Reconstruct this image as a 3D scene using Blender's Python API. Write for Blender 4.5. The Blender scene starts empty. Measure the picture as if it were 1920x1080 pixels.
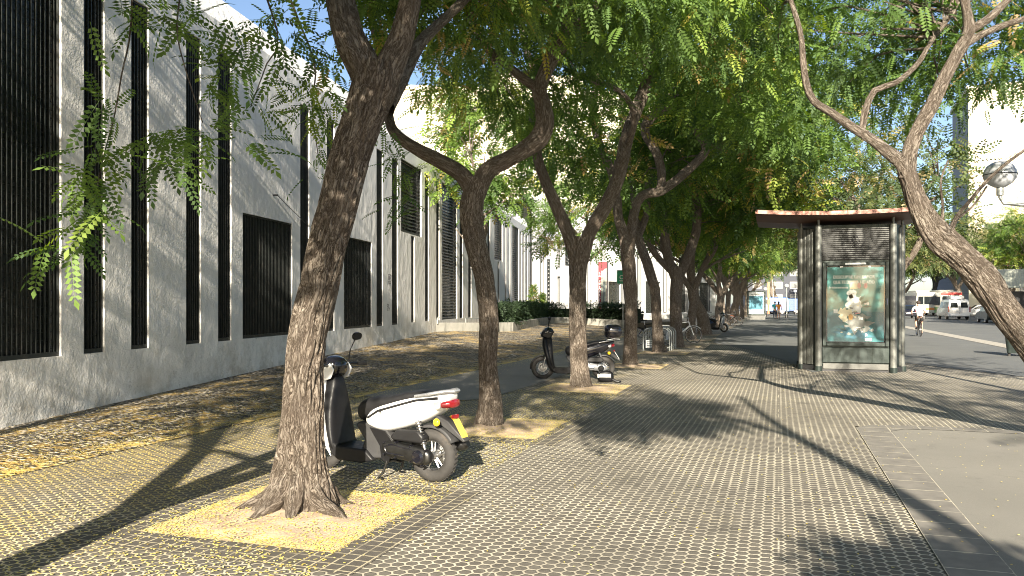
import bpy, bmesh, math, random
import numpy as np
from mathutils import Vector, Matrix, noise as mnoise
from math import sin, cos, pi, radians as R

S = bpy.context.scene
C = S.collection
# ------------------------------------------------------------------ camera, world, sun, exposure
FPX, EYE, HOR = 1500.0, 1.6, 568.0
YAW = R(18.43)
FW = Vector((-sin(YAW), cos(YAW), 0)); RT = Vector((cos(YAW), sin(YAW), 0))
cam = bpy.data.cameras.new('camera'); camo = bpy.data.objects.new('camera', cam); C.objects.link(camo)
camo.location = (0, 0, EYE); camo.rotation_euler = (R(90), 0, YAW)
cam.sensor_width = 36; cam.lens = 36*FPX/1920; cam.shift_y = (HOR-540)/1920
cam.clip_start = .05; cam.clip_end = 2000
S.camera = camo
SUN_EL = R(23); HEAD = YAW-R(5.6)          # heading of the shadows, left of +Y
W = bpy.data.worlds.new('World'); S.world = W; W.use_nodes = True
nt = W.node_tree; nt.nodes.clear()
sky = nt.nodes.new('ShaderNodeTexSky'); sky.sky_type = 'NISHITA'; sky.sun_disc = False
sky.sun_elevation = SUN_EL; sky.sun_rotation = pi-HEAD
sky.air_density = .8; sky.dust_density = 1.0; sky.ozone_density = 1.0
bg = nt.nodes.new('ShaderNodeBackground'); bg.inputs[1].default_value = .062
wo = nt.nodes.new('ShaderNodeOutputWorld')
nt.links.new(sky.outputs[0], bg.inputs[0]); nt.links.new(bg.outputs[0], wo.inputs[0])
sl = bpy.data.lights.new('sun', 'SUN'); sl.energy = 5.0; sl.angle = R(.53); sl.color = (1, .90, .74)
so = bpy.data.objects.new('sun', sl); C.objects.link(so)
sd = Vector((-sin(HEAD)*cos(SUN_EL), cos(HEAD)*cos(SUN_EL), -sin(SUN_EL)))
so.rotation_euler = sd.to_track_quat('-Z', 'Y').to_euler()
S.view_settings.view_transform = 'Standard'; S.view_settings.look = 'None'
S.view_settings.exposure = 1.75; S.view_settings.gamma = 1
S.cycles.max_bounces = 6; S.cycles.diffuse_bounces = 3; S.cycles.glossy_bounces = 3
S.cycles.transmission_bounces = 4; S.cycles.transparent_max_bounces = 8
S.cycles.use_denoising = True; S.cycles.filter_width = 1.0

def P(u, v, d):
    return Vector((0, 0, EYE)) + FW*d + RT*((u-960)/FPX*d) + Vector((0, 0, (HOR-v)/FPX*d))
def G(lat, d, z=0.):
    p = FW*d + RT*lat; return Vector((p.x, p.y, z))
RNG = random.Random(7)

# ------------------------------------------------------------------ materials
class NT:
    def __init__(s, name):
        m = bpy.data.materials.new(name); m.use_nodes = True; s.m = m; s.t = m.node_tree; s.t.nodes.clear()
        s.out = s.n('ShaderNodeOutputMaterial'); s.co = s.n('ShaderNodeTexCoord').outputs['Object']
    def n(s, ty, **kw):
        x = s.t.nodes.new(ty)
        for k, v in kw.items(): setattr(x, k, v)
        return x
    def put(s, sock, v):
        if isinstance(v, bpy.types.NodeSocket): s.t.links.new(v, sock)
        elif v is not None:
            if isinstance(v, (tuple, list)) and len(v) == 3 and len(sock.default_value) == 4: v = (*v, 1)
            sock.default_value = v
    def m2(s, op, a, b=None, c=None, clamp=False):
        x = s.n('ShaderNodeMath', operation=op, use_clamp=clamp)
        s.put(x.inputs[0], a); s.put(x.inputs[1], b); s.put(x.inputs[2], c); return x.outputs[0]
    def vm(s, op, a, b=None):
        x = s.n('ShaderNodeVectorMath', operation=op); s.put(x.inputs[0], a); s.put(x.inputs[1], b)
        return x.outputs['Value'] if op in ('LENGTH', 'DOT_PRODUCT') else x.outputs[0]
    def noise(s, scale, detail=4, rough=.55, vec=None, dist=0, dim='3D'):
        x = s.n('ShaderNodeTexNoise', noise_dimensions=dim); s.put(x.inputs['Vector'], vec or s.co)
        x.inputs['Scale'].default_value = scale; x.inputs['Detail'].default_value = detail
        x.inputs['Roughness'].default_value = rough; x.inputs['Distortion'].default_value = dist
        return x.outputs[0]
    def vor(s, scale, vec=None, feature='F1', rnd=1.0):
        x = s.n('ShaderNodeTexVoronoi', feature=feature); s.put(x.inputs['Vector'], vec or s.co)
        x.inputs['Scale'].default_value = scale; x.inputs['Randomness'].default_value = rnd
        return x
    def ramp(s, f, stops, interp='LINEAR'):
        x = s.n('ShaderNodeValToRGB'); x.color_ramp.interpolation = interp
        e = x.color_ramp.elements
        while len(e) > 1: e.remove(e[0])
        for i, (p, c) in enumerate(stops):
            k = e[0] if i == 0 else e.new(p)
            k.position = p; c = (c, c, c) if not isinstance(c, (tuple, list)) else c
            k.color = (*c, 1)
        s.put(x.inputs[0], f); return x.outputs[0]
    def mr(s, f, a, b, c=0., d=1., smooth=False):
        x = s.n('ShaderNodeMapRange', interpolation_type='SMOOTHSTEP' if smooth else 'LINEAR')
        s.put(x.inputs[0], f)
        for i, v in enumerate((a, b, c, d)): s.put(x.inputs[i+1], v)
        return x.outputs[0]
    def mix(s, f, a, b, mode='MIX'):
        x = s.n('ShaderNodeMix', data_type='RGBA', blend_type=mode)
        s.put(x.inputs[0], f); s.put(x.inputs[6], a); s.put(x.inputs[7], b); return x.outputs[2]
    def bump(s, h, dist=.01, strength=1., nrm=None):
        x = s.n('ShaderNodeBump'); x.inputs['Strength'].default_value = strength
        x.inputs['Distance'].default_value = dist; s.put(x.inputs['Height'], h)
        if nrm: s.put(x.inputs['Normal'], nrm)
        return x.outputs[0]
    def bsdf(s, col, rough=.6, metal=0., bump=None, emit=None, coat=0., spec=.5, alpha=None, trans=0.):
        x = s.n('ShaderNodeBsdfPrincipled')
        s.put(x.inputs['Base Color'], col); s.put(x.inputs['Roughness'], rough); s.put(x.inputs['Metallic'], metal)
        x.inputs['Specular IOR Level'].default_value = spec; x.inputs['Coat Weight'].default_value = coat
        x.inputs['Transmission Weight'].default_value = trans
        if bump: s.put(x.inputs['Normal'], bump)
        if emit: s.put(x.inputs['Emission Color'], emit[0]); x.inputs['Emission Strength'].default_value = emit[1]
        s.t.links.new(x.outputs[0], s.out.inputs[0]); return x
    def xyz(s, v=None):
        x = s.n('ShaderNodeSeparateXYZ'); s.put(x.inputs[0], v or s.co); return x.outputs
    def comb(s, x, y, z=0.):
        n = s.n('ShaderNodeCombineXYZ')
        for i, v in enumerate((x, y, z)): s.put(n.inputs[i], v)
        return n.outputs[0]

def paint(name, c, rough=.5, metal=0., var=.15, scale=8., bs=60., bd=.0006, coat=0., spec=.5, dirt=None):
    n = NT(name); f = n.noise(scale, 5, .6)
    c2 = tuple(min(1, x*(1+var)) for x in c); c1 = tuple(x*(1-var) for x in c)
    col = n.mix(n.mr(f, .3, .7), c1, c2)
    if dirt:
        g = n.noise(scale*.6, 6, .7); col = n.mix(n.mr(g, .52, .72, 0, .6), col, dirt)
    r = n.mr(n.noise(scale*2.3, 3), .3, .7, max(0, rough-.08), min(1, rough+.1))
    n.bsdf(col, r, metal, n.bump(n.noise(bs, 3), bd, 1), coat=coat, spec=spec)
    return n.m
M = {}
M['black_plastic'] = paint('black_plastic', (.008, .008, .009), .42, spec=.3)
M['dark_plastic'] = paint('dark_plastic', (.014, .014, .015), .45, spec=.3)
M['grey_plastic'] = paint('grey_plastic', (.045, .045, .046), .55, spec=.3)
M['gloss_black'] = paint('gloss_black', (.008, .008, .012), .12, coat=.6, bd=.0001)
M['white_paint'] = paint('white_paint', (.78, .78, .76), .25, var=.03, coat=.5, bd=.0001)
M['rubber'] = paint('rubber', (.035, .033, .031), .85, var=.3, dirt=(.16, .13, .10))
M['alu'] = paint('alu', (.5, .5, .5), .35, 1.)
M['dark_metal'] = paint('dark_metal', (.06, .06, .06), .4, .9)
M['chrome'] = paint('chrome', (.75, .75, .76), .12, 1., var=.03)
M['silver_paint'] = paint('silver_paint', (.42, .43, .45), .3, .6)
M['blue_paint'] = paint('blue_paint', (.04, .07, .16), .3, .3, coat=.4)
M['seat_vinyl'] = paint('seat_vinyl', (.014, .014, .015), .5, spec=.3, bs=300, bd=.0005)
M['red_lens'] = paint('red_lens', (.26, .005, .01), .12, coat=.8)
M['clear_lens'] = paint('clear_lens', (.6, .6, .62), .1, .3, coat=.8)
M['amber_lens'] = paint('amber_lens', (.85, .55, .02), .15, coat=.8)
M['plate_yellow'] = paint('plate_yellow', (.72, .5, .08), .45)
M['plate_white'] = paint('plate_white', (.7, .7, .68), .45)
M['glass_dark'] = paint('glass_dark', (.012, .016, .018), .06, var=.1, bd=0)
M['glass_gloom'] = paint('glass_gloom', (.016, .02, .018), .25, var=.5, scale=3)
M['skin'] = paint('skin', (.5, .3, .22), .55, var=.08)
M['hair'] = paint('hair', (.03, .02, .015), .7)
M['green_sign'] = paint('green_sign', (.015, .36, .19), .4, var=.06)
M['sign_white'] = paint('sign_white', (.75, .77, .75), .5, var=.03)
M['pole_steel'] = paint('pole_steel', (.32, .34, .33), .45, .6)
M['globe'] = paint('globe', (.42, .44, .47), .3, var=.04, coat=.3)
M['globe_metal'] = paint('globe_metal', (.38, .40, .43), .3, .35, var=.05)
M['rust'] = paint('rust', (.3, .08, .04), .6)
def solid(name, c, rough=.6, **k):
    M[name] = paint(name, c, rough, **k); return M[name]

def kiosk_mat():
    n = NT('kiosk_enamel'); z = n.xyz()[2]
    col = n.mix(n.mr(n.noise(5, 6, .65), .35, .7), (.022, .032, .029), (.042, .056, .051))
    streak = n.noise(1, 5, .6, n.vm('MULTIPLY', n.co, (14, 14, .8)))
    col = n.mix(n.mr(streak, .58, .8, 0, .3), col, (.11, .12, .105))
    n.bsdf(col, n.mr(streak, .3, .7, .25, .5), .35, n.bump(n.noise(90, 3), .0005)); return n.m
M['kiosk'] = kiosk_mat()
def copper():
    n = NT('copper_roof'); f = n.noise(3, 5, .6)
    col = n.ramp(f, [(.3, (.10, .05, .035)), (.55, (.20, .095, .07)), (.75, (.30, .165, .125))])
    n.bsdf(col, .45, .5, n.bump(n.noise(40, 4), .001)); return n.m
M['copper'] = copper()
def soffit():
    n = NT('brown_soffit'); x, y, z = n.xyz()
    g = n.m2('FRACT', n.m2('MULTIPLY', y, 9.)); line = n.m2('LESS_THAN', g, .06)
    col = n.mix(n.noise(1, 4, .6, n.vm('MULTIPLY', n.co, (2, 22, 3))), (.05, .028, .02), (.14, .075, .05))
    col = n.mix(line, col, (.015, .01, .008)); n.bsdf(col, .5); return n.m
M['soffit'] = soffit()

def stucco(name, base=(.84, .825, .79), big=1.):
    n = NT(name)
    f = n.noise(.7, 6, .65); col = n.mix(n.mr(f, .35, .7), tuple(c*.88 for c in base), base)
    x, y, z = n.xyz()
    st = n.noise(1, 6, .65, n.vm('MULTIPLY', n.co, (3.2, 3.2, .22)))
    col = n.mix(n.mr(st, .55, .75, 0, .34), col, tuple(c*.6 for c in base))
    low = n.m2('MULTIPLY', n.mr(z, .2, 1.3, 1, 0), n.mr(n.noise(2.2, 6, .7), .45, .62))
    col = n.mix(n.m2('MULTIPLY', low, .55), col, (.36, .33, .27))
    spots = n.mr(n.vor(1.3).outputs['Distance'], .035, .05, 1, 0)
    col = n.mix(n.m2('MULTIPLY', spots, n.mr(n.noise(.9, 2), .5, .55)), col, (.3, .29, .28))
    h1 = n.noise(26, 5, .62, dist=.4); h2 = n.noise(3.2, 4, .5, n.vm('MULTIPLY', n.co, (1, 1, .7)))
    cr = n.vor(.9, n.vm('ADD', n.co, n.vm('SCALE', n.comb(n.noise(3, 4), n.noise(4, 3), n.noise(5, 3)), None)), 'DISTANCE_TO_EDGE').outputs['Distance']
    crack = n.m2('MULTIPLY', n.mr(cr, 0, .006, 1, 0), n.mr(z, .6, 1.4, 1, 0))
    col = n.mix(n.m2('MULTIPLY', crack, .5), col, (.2, .19, .17))
    b = n.bump(h1, .012*big, 1.); b = n.bump(h2, .05*big, 1., b)
    n.bsdf(col, .85, 0, b, spec=.25); return n.m
M['stucco'] = stucco('stucco'); M['stucco_far'] = stucco('stucco_far', (.62, .62, .61), .4)

def hexpave():
    n = NT('hex_paving'); x, y, z = n.xyz(); pitch = .085
    wob = n.noise(2.5, 2)
    px = n.m2('DIVIDE', x, pitch); py = n.m2('DIVIDE', y, pitch); s3 = 1.7320508
    def cell(ox, oy):
        a = n.m2('SUBTRACT', n.m2('FLOORED_MODULO', n.m2('ADD', px, ox+500*s3), s3), s3/2)
        b = n.m2('SUBTRACT', n.m2('FLOORED_MODULO', n.m2('ADD', py, oy+500), 1.), .5)
        l = n.m2('ADD', n.m2('MULTIPLY', a, a), n.m2('MULTIPLY', b, b))
        aa = n.m2('ABSOLUTE', a); bb = n.m2('ABSOLUTE', b)
        h = n.m2('MAXIMUM', bb, n.m2('ADD', n.m2('MULTIPLY', aa, .8660254), n.m2('MULTIPLY', bb, .5)))
        return l, h
    l1, h1 = cell(0, 0); l2, h2 = cell(s3/2, .5)
    h = n.m2('MINIMUM', h1, h2)
    edge = n.m2('ADD', h, n.m2('MULTIPLY', n.m2('SUBTRACT', n.noise(45, 3), .5), .09))
    g = n.mr(edge, .405, .445, 0, 1)
    stone = n.mix(n.mr(n.noise(9, 4), .35, .65), (.092, .084, .072), (.155, .142, .12))
    stone = n.mix(n.mr(n.noise(.6, 5, .6), .4, .7, 0, .5), stone, (.16, .145, .12))
    # fallen petals and sand lie in the joints, thicker towards the tree row and the embankment
    west = n.m2('ADD', n.mr(x, -6.8, -2.2, 1, 0), n.mr(n.noise(1.1, 4), .3, .7, -.35, .35))
    grout = n.mix(n.mr(n.noise(5, 4), .3, .7), (.56, .51, .40), (.74, .68, .54))
    grout = n.mix(n.mr(west, .2, .9), grout, (.66, .52, .2))
    pale = n.mr(n.noise(.45, 4), .42, .62)
    gm = n.m2('MULTIPLY', g, n.mr(pale, 0, 1, .5, 1.))
    slx = n.m2('ABSOLUTE', n.m2('SUBTRACT', n.m2('FRACT', n.m2('DIVIDE', x, 1.62)), .5)); sly = n.m2('ABSOLUTE', n.m2('SUBTRACT', n.m2('FRACT', n.m2('DIVIDE', n.m2('ADD', y, .3), 3.1)), .5))
    jl = n.m2('MULTIPLY', n.m2('MAXIMUM', n.m2('GREATER_THAN', slx, .4965), n.m2('GREATER_THAN', sly, .498)), n.mr(n.noise(1.7, 4), .5, .62, 0, .7))
    gm = n.m2('MAXIMUM', gm, jl)
    col = n.mix(gm, stone, grout)
    pet = n.mr(n.vor(55).outputs['Distance'], .25, .33, 1, 0)
    msk = n.m2('MULTIPLY', n.mr(west, .35, .95), n.mr(n.noise(7, 5, .7), .42, .58))
    col = n.mix(n.m2('MULTIPLY', pet, msk), col, (.62, .45, .07))
    stain = n.mr(n.noise(1.15, 6, .75), .56, .68, 0, .55); col = n.mix(stain, col, (.075, .068, .058))
    gum = n.mr(n.vor(2.1).outputs['Distance'], .045, .06, 1, 0); col = n.mix(n.m2('MULTIPLY', gum, .55), col, (.05, .05, .048))
    hh = n.m2('SUBTRACT', n.mr(edge, .36, .46, 1, 0), n.m2('MULTIPLY', n.noise(120, 2), .2))
    n.bsdf(col, .75, 0, n.bump(hh, .004, .8), spec=.35); return n.m
M['hex'] = hexpave()
def gridtile(name, pitch, c1, c2, gr, ox=0., oy=0., gw=.05, py=None):
    n = NT(name); x, y, z = n.xyz(); py = py or pitch
    fx = n.m2('FRACT', n.m2('ADD', n.m2('DIVIDE', x, pitch), 100.+ox)); fy = n.m2('FRACT', n.m2('ADD', n.m2('DIVIDE', y, py), 100.+oy))
    ex = n.m2('SUBTRACT', .5, n.m2('ABSOLUTE', n.m2('SUBTRACT', fx, .5))); ey = n.m2('SUBTRACT', .5, n.m2('ABSOLUTE', n.m2('SUBTRACT', fy, .5)))
    e = n.m2('MINIMUM', n.m2('MULTIPLY', ex, pitch), n.m2('MULTIPLY', ey, py))
    w = n.m2('MULTIPLY', n.mr(n.noise(30, 3), .3, .7, .5, 1.5), gw*min(pitch, py))
    g = n.m2('MULTIPLY', n.m2('LESS_THAN', e, w), n.mr(n.noise(4, 3), .35, .5, .35, 1))
    col = n.mix(n.mr(n.noise(6, 5), .3, .7), c1, c2); col = n.mix(g, col, gr)
    n.bsdf(col, .7, 0, n.bump(n.m2('SUBTRACT', n.noise(80, 3), n.m2('MULTIPLY', g, 1.5)), .002, .7), spec=.35); return n.m
M['pit_tile'] = gridtile('pit_border_tile', .10, (.075, .068, .058), (.115, .104, .09), (.45, .40, .28), gw=.06)
M['band_tile'] = gridtile('band_slab', .38, (.16, .15, .135), (.23, .215, .19), (.5, .46, .36), ox=-.94/.38, gw=.018, py=.36)
def asphalt(name, a, b, sc=260, spk=.25):
    n = NT(name); col = n.mix(n.mr(n.noise(.5, 6, .6), .3, .7), a, b)
    col = n.mix(n.mr(n.vor(sc).outputs['Distance'], .1, .5, spk, 0), col, tuple(min(1, c*2.2) for c in b))
    col = n.mix(n.mr(n.noise(2.1, 6, .75), .56, .66, 0, .35), col, tuple(c*.7 for c in a))
    n.bsdf(col, .8, 0, n.bump(n.noise(sc, 3), .0025, .8), spec=.4); return n.m
M['smooth_asphalt'] = asphalt('smooth_asphalt', (.18, .172, .152), (.23, .218, .192))
M['path_asphalt'] = asphalt('path_asphalt', (.10, .105, .105), (.14, .145, .14))
M['road_asphalt'] = asphalt('road_asphalt', (.07, .08, .11), (.10, .11, .145), 120)
M['kerb'] = gridtile('kerb_stone', .3, (.34, .32, .28), (.42, .39, .33), (.15, .14, .12), gw=.02, py=1.)
def soil():
    n = NT('pit_soil'); x, y, z = n.xyz()
    col = n.mix(n.mr(n.noise(7, 6, .6), .3, .7), (.36, .27, .19), (.52, .41, .31))
    a = n.n('ShaderNodeAttribute', attribute_name='edge').outputs['Fac']
    m = n.m2('ADD', a, n.mr(n.noise(5, 6, .75), .3, .7, -.5, .35))
    pet = n.mr(n.vor(60).outputs['Distance'], .3, .42, 1, 0)
    col = n.mix(n.m2('MULTIPLY', n.mr(m, .5, .8), n.mr(pet, 0, 1, .15, 1)), col, (.74, .64, .27))
    n.bsdf(col, .9, 0, n.bump(n.noise(50, 5, .7), .01, .8), spec=.2); return n.m
M['soil'] = soil()
def cobble():
    n = NT('cobble_stones'); x, y, z = n.xyz()
    v = n.vor(13, n.vm('MULTIPLY', n.co, (1, 1.25, .4))); d = v.outputs['Distance']; cc = v.outputs['Color']
    k = n.xyz(cc)[0]
    stone = n.ramp(k, [(0, (.14, .125, .10)), (.5, (.32, .285, .235)), (1, (.50, .46, .39))])
    gap = n.mr(d, .38, .55)
    petal = n.mr(n.noise(1.3, 6, .7), .48, .66, 0, .8)
    line = n.m2('MULTIPLY', n.mr(n.m2('ABSOLUTE', n.m2('ADD', x, 6.75)), .06, .4, 1, 0), n.mr(n.noise(2.6, 5, .7), .42, .58))
    petal = n.m2('MAXIMUM', petal, line)
    gcol = n.mix(petal, (.05, .042, .03), (.66, .43, .12))
    col = n.mix(gap, stone, gcol)
    sc = n.m2('MULTIPLY', n.mr(n.vor(48).outputs['Distance'], .25, .36, 1, 0), n.m2('MULTIPLY', petal, .7))
    col = n.mix(sc, col, (.72, .56, .14))
    col = n.mix(n.m2('MULTIPLY', line, .5), col, (.62, .48, .16))
    h = n.mr(d, .05, .6, 1, 0, True)
    n.bsdf(col, .75, 0, n.bump(h, .045, 1.), spec=.35); return n.m
M['cobble'] = cobble()
def bark():
    n = NT('bark'); a = n.n('ShaderNodeAttribute', attribute_name='bark').outputs['Vector']
    w = n.vm('ADD', a, n.vm('MULTIPLY', n.comb(n.noise(9, 3, vec=a), n.noise(8, 3, vec=a), .5), (.05, .05, 0)))
    f = n.noise(1, 7, .68, n.vm('MULTIPLY', w, (34, 34, 6.5)), dist=.9)
    rid = n.m2('MULTIPLY', n.m2('ABSOLUTE', n.m2('SUBTRACT', f, .5)), 4., clamp=True)
    fine = n.noise(1, 5, .65, n.vm('MULTIPLY', w, (110, 110, 26)))
    big = n.noise(2.2, 4, .55, a)
    col = n.ramp(rid, [(0, (.035, .027, .02)), (.07, (.14, .108, .08)), (.28, (.36, .31, .255)), (1, (.55, .50, .43))])
    col = n.mix(n.mr(fine, .3, .7, .0, .5), col, (.14, .11, .085))
    col = n.mix(n.mr(big, .4, .68, 0, .5), col, (.19, .15, .12))
    hh = n.m2('ADD', n.m2('MULTIPLY', n.m2('POWER', rid, .5), 1.), n.m2('MULTIPLY', fine, .35))
    n.bsdf(col, .9, 0, n.bump(hh, .035, 1.), spec=.15); return n.m
M['bark'] = bark()  # furrowed
def leafmat(name, stops):
    n = NT(name); t = n.n('ShaderNodeAttribute', attribute_name='tone').outputs['Fac']
    col = n.ramp(t, stops)
    d = n.n('ShaderNodeBsdfDiffuse'); n.put(d.inputs[0], col)
    tr = n.n('ShaderNodeBsdfTranslucent'); n.put(tr.inputs[0], n.mix(.5, col, n.mix(1., col, (1.6, 1.5, .5), 'MULTIPLY')))
    g = n.n('ShaderNodeBsdfGlossy'); g.inputs['Roughness'].default_value = .75; n.put(g.inputs[0], (.8, .85, .8))
    m1 = n.n('ShaderNodeMixShader'); m1.inputs[0].default_value = .5; n.put(m1.inputs[1], d.outputs[0]); n.put(m1.inputs[2], tr.outputs[0])
    m2 = n.n('ShaderNodeMixShader'); m2.inputs[0].default_value = .05; n.put(m2.inputs[1], m1.outputs[0]); n.put(m2.inputs[2], g.outputs[0])
    n.t.links.new(m2.outputs[0], n.out.inputs[0]); return n.m
M['leaf'] = leafmat('leaf', [(0, (.025, .065, .012)), (.35, (.07, .145, .016)), (.65, (.135, .235, .02)), (.86, (.27, .36, .03)), (.93, (.36, .36, .05)), (.97, (.48, .34, .07)), (1, (.45, .32, .16))])
M['leaf_dry'] = leafmat('leaf_dry', [(0, (.03, .06, .015)), (.4, (.07, .11, .02)), (.7, (.15, .17, .04)), (.88, (.28, .24, .07)), (1, (.45, .33, .17))])
M['hedge_leaf'] = leafmat('hedge_leaf', [(0, (.012, .032, .01)), (.6, (.025, .06, .015)), (1, (.06, .12, .025))])
def petalmat():
    n = NT('petal'); t = n.n('ShaderNodeAttribute', attribute_name='tone').outputs['Fac']
    n.bsdf(n.ramp(t, [(0, (.42, .28, .07)), (.35, (.76, .58, .10)), (.75, (.84, .74, .26)), (1, (.82, .78, .5))]), .7); return n.m
M['petal'] = petalmat()
def conc():
    n = NT('planter_concrete'); st = n.noise(1, 6, .65, n.vm('MULTIPLY', n.co, (5, 5, .7)))
    col = n.mix(n.mr(n.noise(3, 6, .6), .3, .7), (.19, .19, .165), (.28, .27, .24))
    col = n.mix(n.mr(st, .55, .68, 0, .7), col, (.08, .08, .07))
    n.bsdf(col, .9, 0, n.bump(n.noise(40, 4), .004)); return n.m
M['concrete'] = conc()
def facade(name, c, wx, wz, ox=0.):
    n = NT(name); col = n.mix(n.mr(n.noise(.15, 5), .35, .65), tuple(k*.9 for k in c), c)
    z = n.xyz()[2]; f = n.m2('LESS_THAN', n.m2('FRACT', n.m2('DIVIDE', z, wz)), .03)
    col = n.mix(f, col, tuple(k*.75 for k in c)); n.bsdf(col, .85, 0, n.bump(n.noise(4, 4), .01)); return n.m
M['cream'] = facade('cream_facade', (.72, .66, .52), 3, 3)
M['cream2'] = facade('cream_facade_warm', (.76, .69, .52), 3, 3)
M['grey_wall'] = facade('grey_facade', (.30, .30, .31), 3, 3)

# ------------------------------------------------------------------ mesh helpers
def tag(o, label=None, cat=None, group=None, kind=None):
    if label: o['label'] = label
    if cat: o['category'] = cat
    if group: o['group'] = group
    if kind: o['kind'] = kind
    return o
def empty(name, loc=(0, 0, 0), rz=0., label=None, cat=None, group=None):
    o = bpy.data.objects.new(name, None); C.objects.link(o); o.location = loc; o.rotation_euler = (0, 0, rz)
    o.empty_display_size = .1
    return tag(o, label, cat, group)
def basis(d):
    d = Vector(d).normalized(); a = Vector((0, 0, 1)) if abs(d.z) < .9 else Vector((1, 0, 0))
    x = d.cross(a).normalized(); return x, d.cross(x).normalized(), d
class MB:
    def __init__(s): s.v = []; s.f = []
    def add(s, vs, fs):
        k = len(s.v); s.v += [tuple(p) for p in vs]; s.f += [tuple(i+k for i in f) for f in fs]; return s
    def box(s, x0, x1, y0, y1, z0, z1):
        return s.add([(x, y, z) for x in (x0, x1) for y in (y0, y1) for z in (z0, z1)],
                     [(0, 1, 3, 2), (4, 6, 7, 5), (0, 4, 5, 1), (2, 3, 7, 6), (0, 2, 6, 4), (1, 5, 7, 3)])
    def obox(s, c, sx, sy, sz, rot=None):
        m = rot if rot is not None else Matrix.Identity(3); c = Vector(c)
        k = MB().box(-sx/2, sx/2, -sy/2, sy/2, -sz/2, sz/2)
        return s.add([c+m@Vector(p) for p in k.v], k.f)
    def tube(s, pts, r, n=8, cap=True):
        pts = [Vector(p) for p in pts]; L = len(pts); rs = r if isinstance(r, (list, tuple)) else [r]*L
        t = (pts[1]-pts[0]).normalized(); x, y, _ = basis(t); vs = []
        for i, p in enumerate(pts):
            t2 = (pts[min(i+1, L-1)]-pts[max(i-1, 0)])
            t2 = t2.normalized() if t2.length > 1e-9 else t
            q = t.rotation_difference(t2); x = q@x; t = t2; y = t.cross(x)
            vs += [p+(x*cos(2*pi*k/n)+y*sin(2*pi*k/n))*rs[i] for k in range(n)]
        fs = [(i*n+k, i*n+(k+1) % n, (i+1)*n+(k+1) % n, (i+1)*n+k) for i in range(L-1) for k in range(n)]
        if cap: fs += [tuple(reversed(range(n))), tuple((L-1)*n+k for k in range(n))]
        return s.add(vs, fs)
    def cyl(s, a, b, r, n=16, r2=None): return s.tube([a, b], [r, r if r2 is None else r2], n)
    def lathe(s, prof, c, ax=(0, 0, 1), n=20):
        x, y, d = basis(ax); c = Vector(c); L = len(prof)
        vs = [c+d*h+(x*cos(2*pi*k/n)+y*sin(2*pi*k/n))*r for r, h in prof for k in range(n)]
        fs = [(i*n+k, i*n+(k+1) % n, (i+1)*n+(k+1) % n, (i+1)*n+k) for i in range(L-1) for k in range(n)]
        if prof[0][0] > 1e-6: fs.append(tuple(reversed(range(n))))
        if prof[-1][0] > 1e-6: fs.append(tuple((L-1)*n+k for k in range(n)))
        return s.add(vs, fs)
    def torus(s, c, ax, R0, r, n=40, m=10, sq=1.):
        x, y, d = basis(ax); c = Vector(c)
        vs = []
        for i in range(n):
            a = 2*pi*i/n; e = x*cos(a)+y*sin(a)
            vs += [c+e*(R0+r*cos(2*pi*k/m))+d*(r*sq*sin(2*pi*k/m)) for k in range(m)]
        return s.add(vs, [(i*m+k, ((i+1) % n)*m+k, ((i+1) % n)*m+(k+1) % m, i*m+(k+1) % m) for i in range(n) for k in range(m)])
    def ball(s, c, rx, ry, rz, n=16, m=10):
        c = Vector(c); vs = [c+Vector((rx*sin(pi*j/m)*cos(2*pi*i/n), ry*sin(pi*j/m)*sin(2*pi*i/n), rz*cos(pi*j/m))) for j in range(m+1) for i in range(n)]
        return s.add(vs, [(j*n+i, (j+1)*n+i, (j+1)*n+(i+1) % n, j*n+(i+1) % n) for j in range(m) for i in range(n)])
    def loft(s, secs, n=20, p=3.):
        # sections: (centre, half width vector, half height vector)
        vs = []
        for c, a, b in secs:
            c, a, b = Vector(c), Vector(a), Vector(b)
            for k in range(n):
                t = 2*pi*k/n; cx, sy = cos(t), sin(t)
                vs.append(c+a*(math.copysign(abs(cx)**(2/p), cx))+b*(math.copysign(abs(sy)**(2/p), sy)))
        L = len(secs); fs = [(i*n+k, i*n+(k+1) % n, (i+1)*n+(k+1) % n, (i+1)*n+k) for i in range(L-1) for k in range(n)]
        fs += [tuple(reversed(range(n))), tuple((L-1)*n+k for k in range(n))]
        return s.add(vs, fs)
    def prism(s, poly, y0, y1):          # polygon in xz, extruded along y
        n = len(poly); vs = [(x, y0, z) for x, z in poly]+[(x, y1, z) for x, z in poly]
        return s.add(vs, [tuple(range(n)), tuple(reversed(range(n, 2*n)))]+[(i, i+n, (i+1) % n+n, (i+1) % n) for i in range(n)])
    def build(s, name, mat, parent=None, bev=0., smooth=True, seg=2, sub=0, fix=True):
        me = bpy.data.meshes.new(name); me.from_pydata(s.v, [], s.f)
        if fix:
            bm = bmesh.new(); bm.from_mesh(me); bmesh.ops.recalc_face_normals(bm, faces=bm.faces); bm.to_mesh(me); bm.free()
        o = bpy.data.objects.new(name, me); C.objects.link(o); me.materials.append(M[mat] if isinstance(mat, str) else mat)
        if smooth:
            me.polygons.foreach_set('use_smooth', [True]*len(me.polygons))
            try: me.set_sharp_from_angle(angle=R(38))
            except Exception: pass
        if bev: b = o.modifiers.new('bevel', 'BEVEL'); b.width = bev; b.segments = seg; b.limit_method = 'ANGLE'; b.angle_limit = R(35)
        if sub: b = o.modifiers.new('sub', 'SUBSURF'); b.levels = sub; b.render_levels = sub
        if parent: o.parent = parent
        return o
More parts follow.
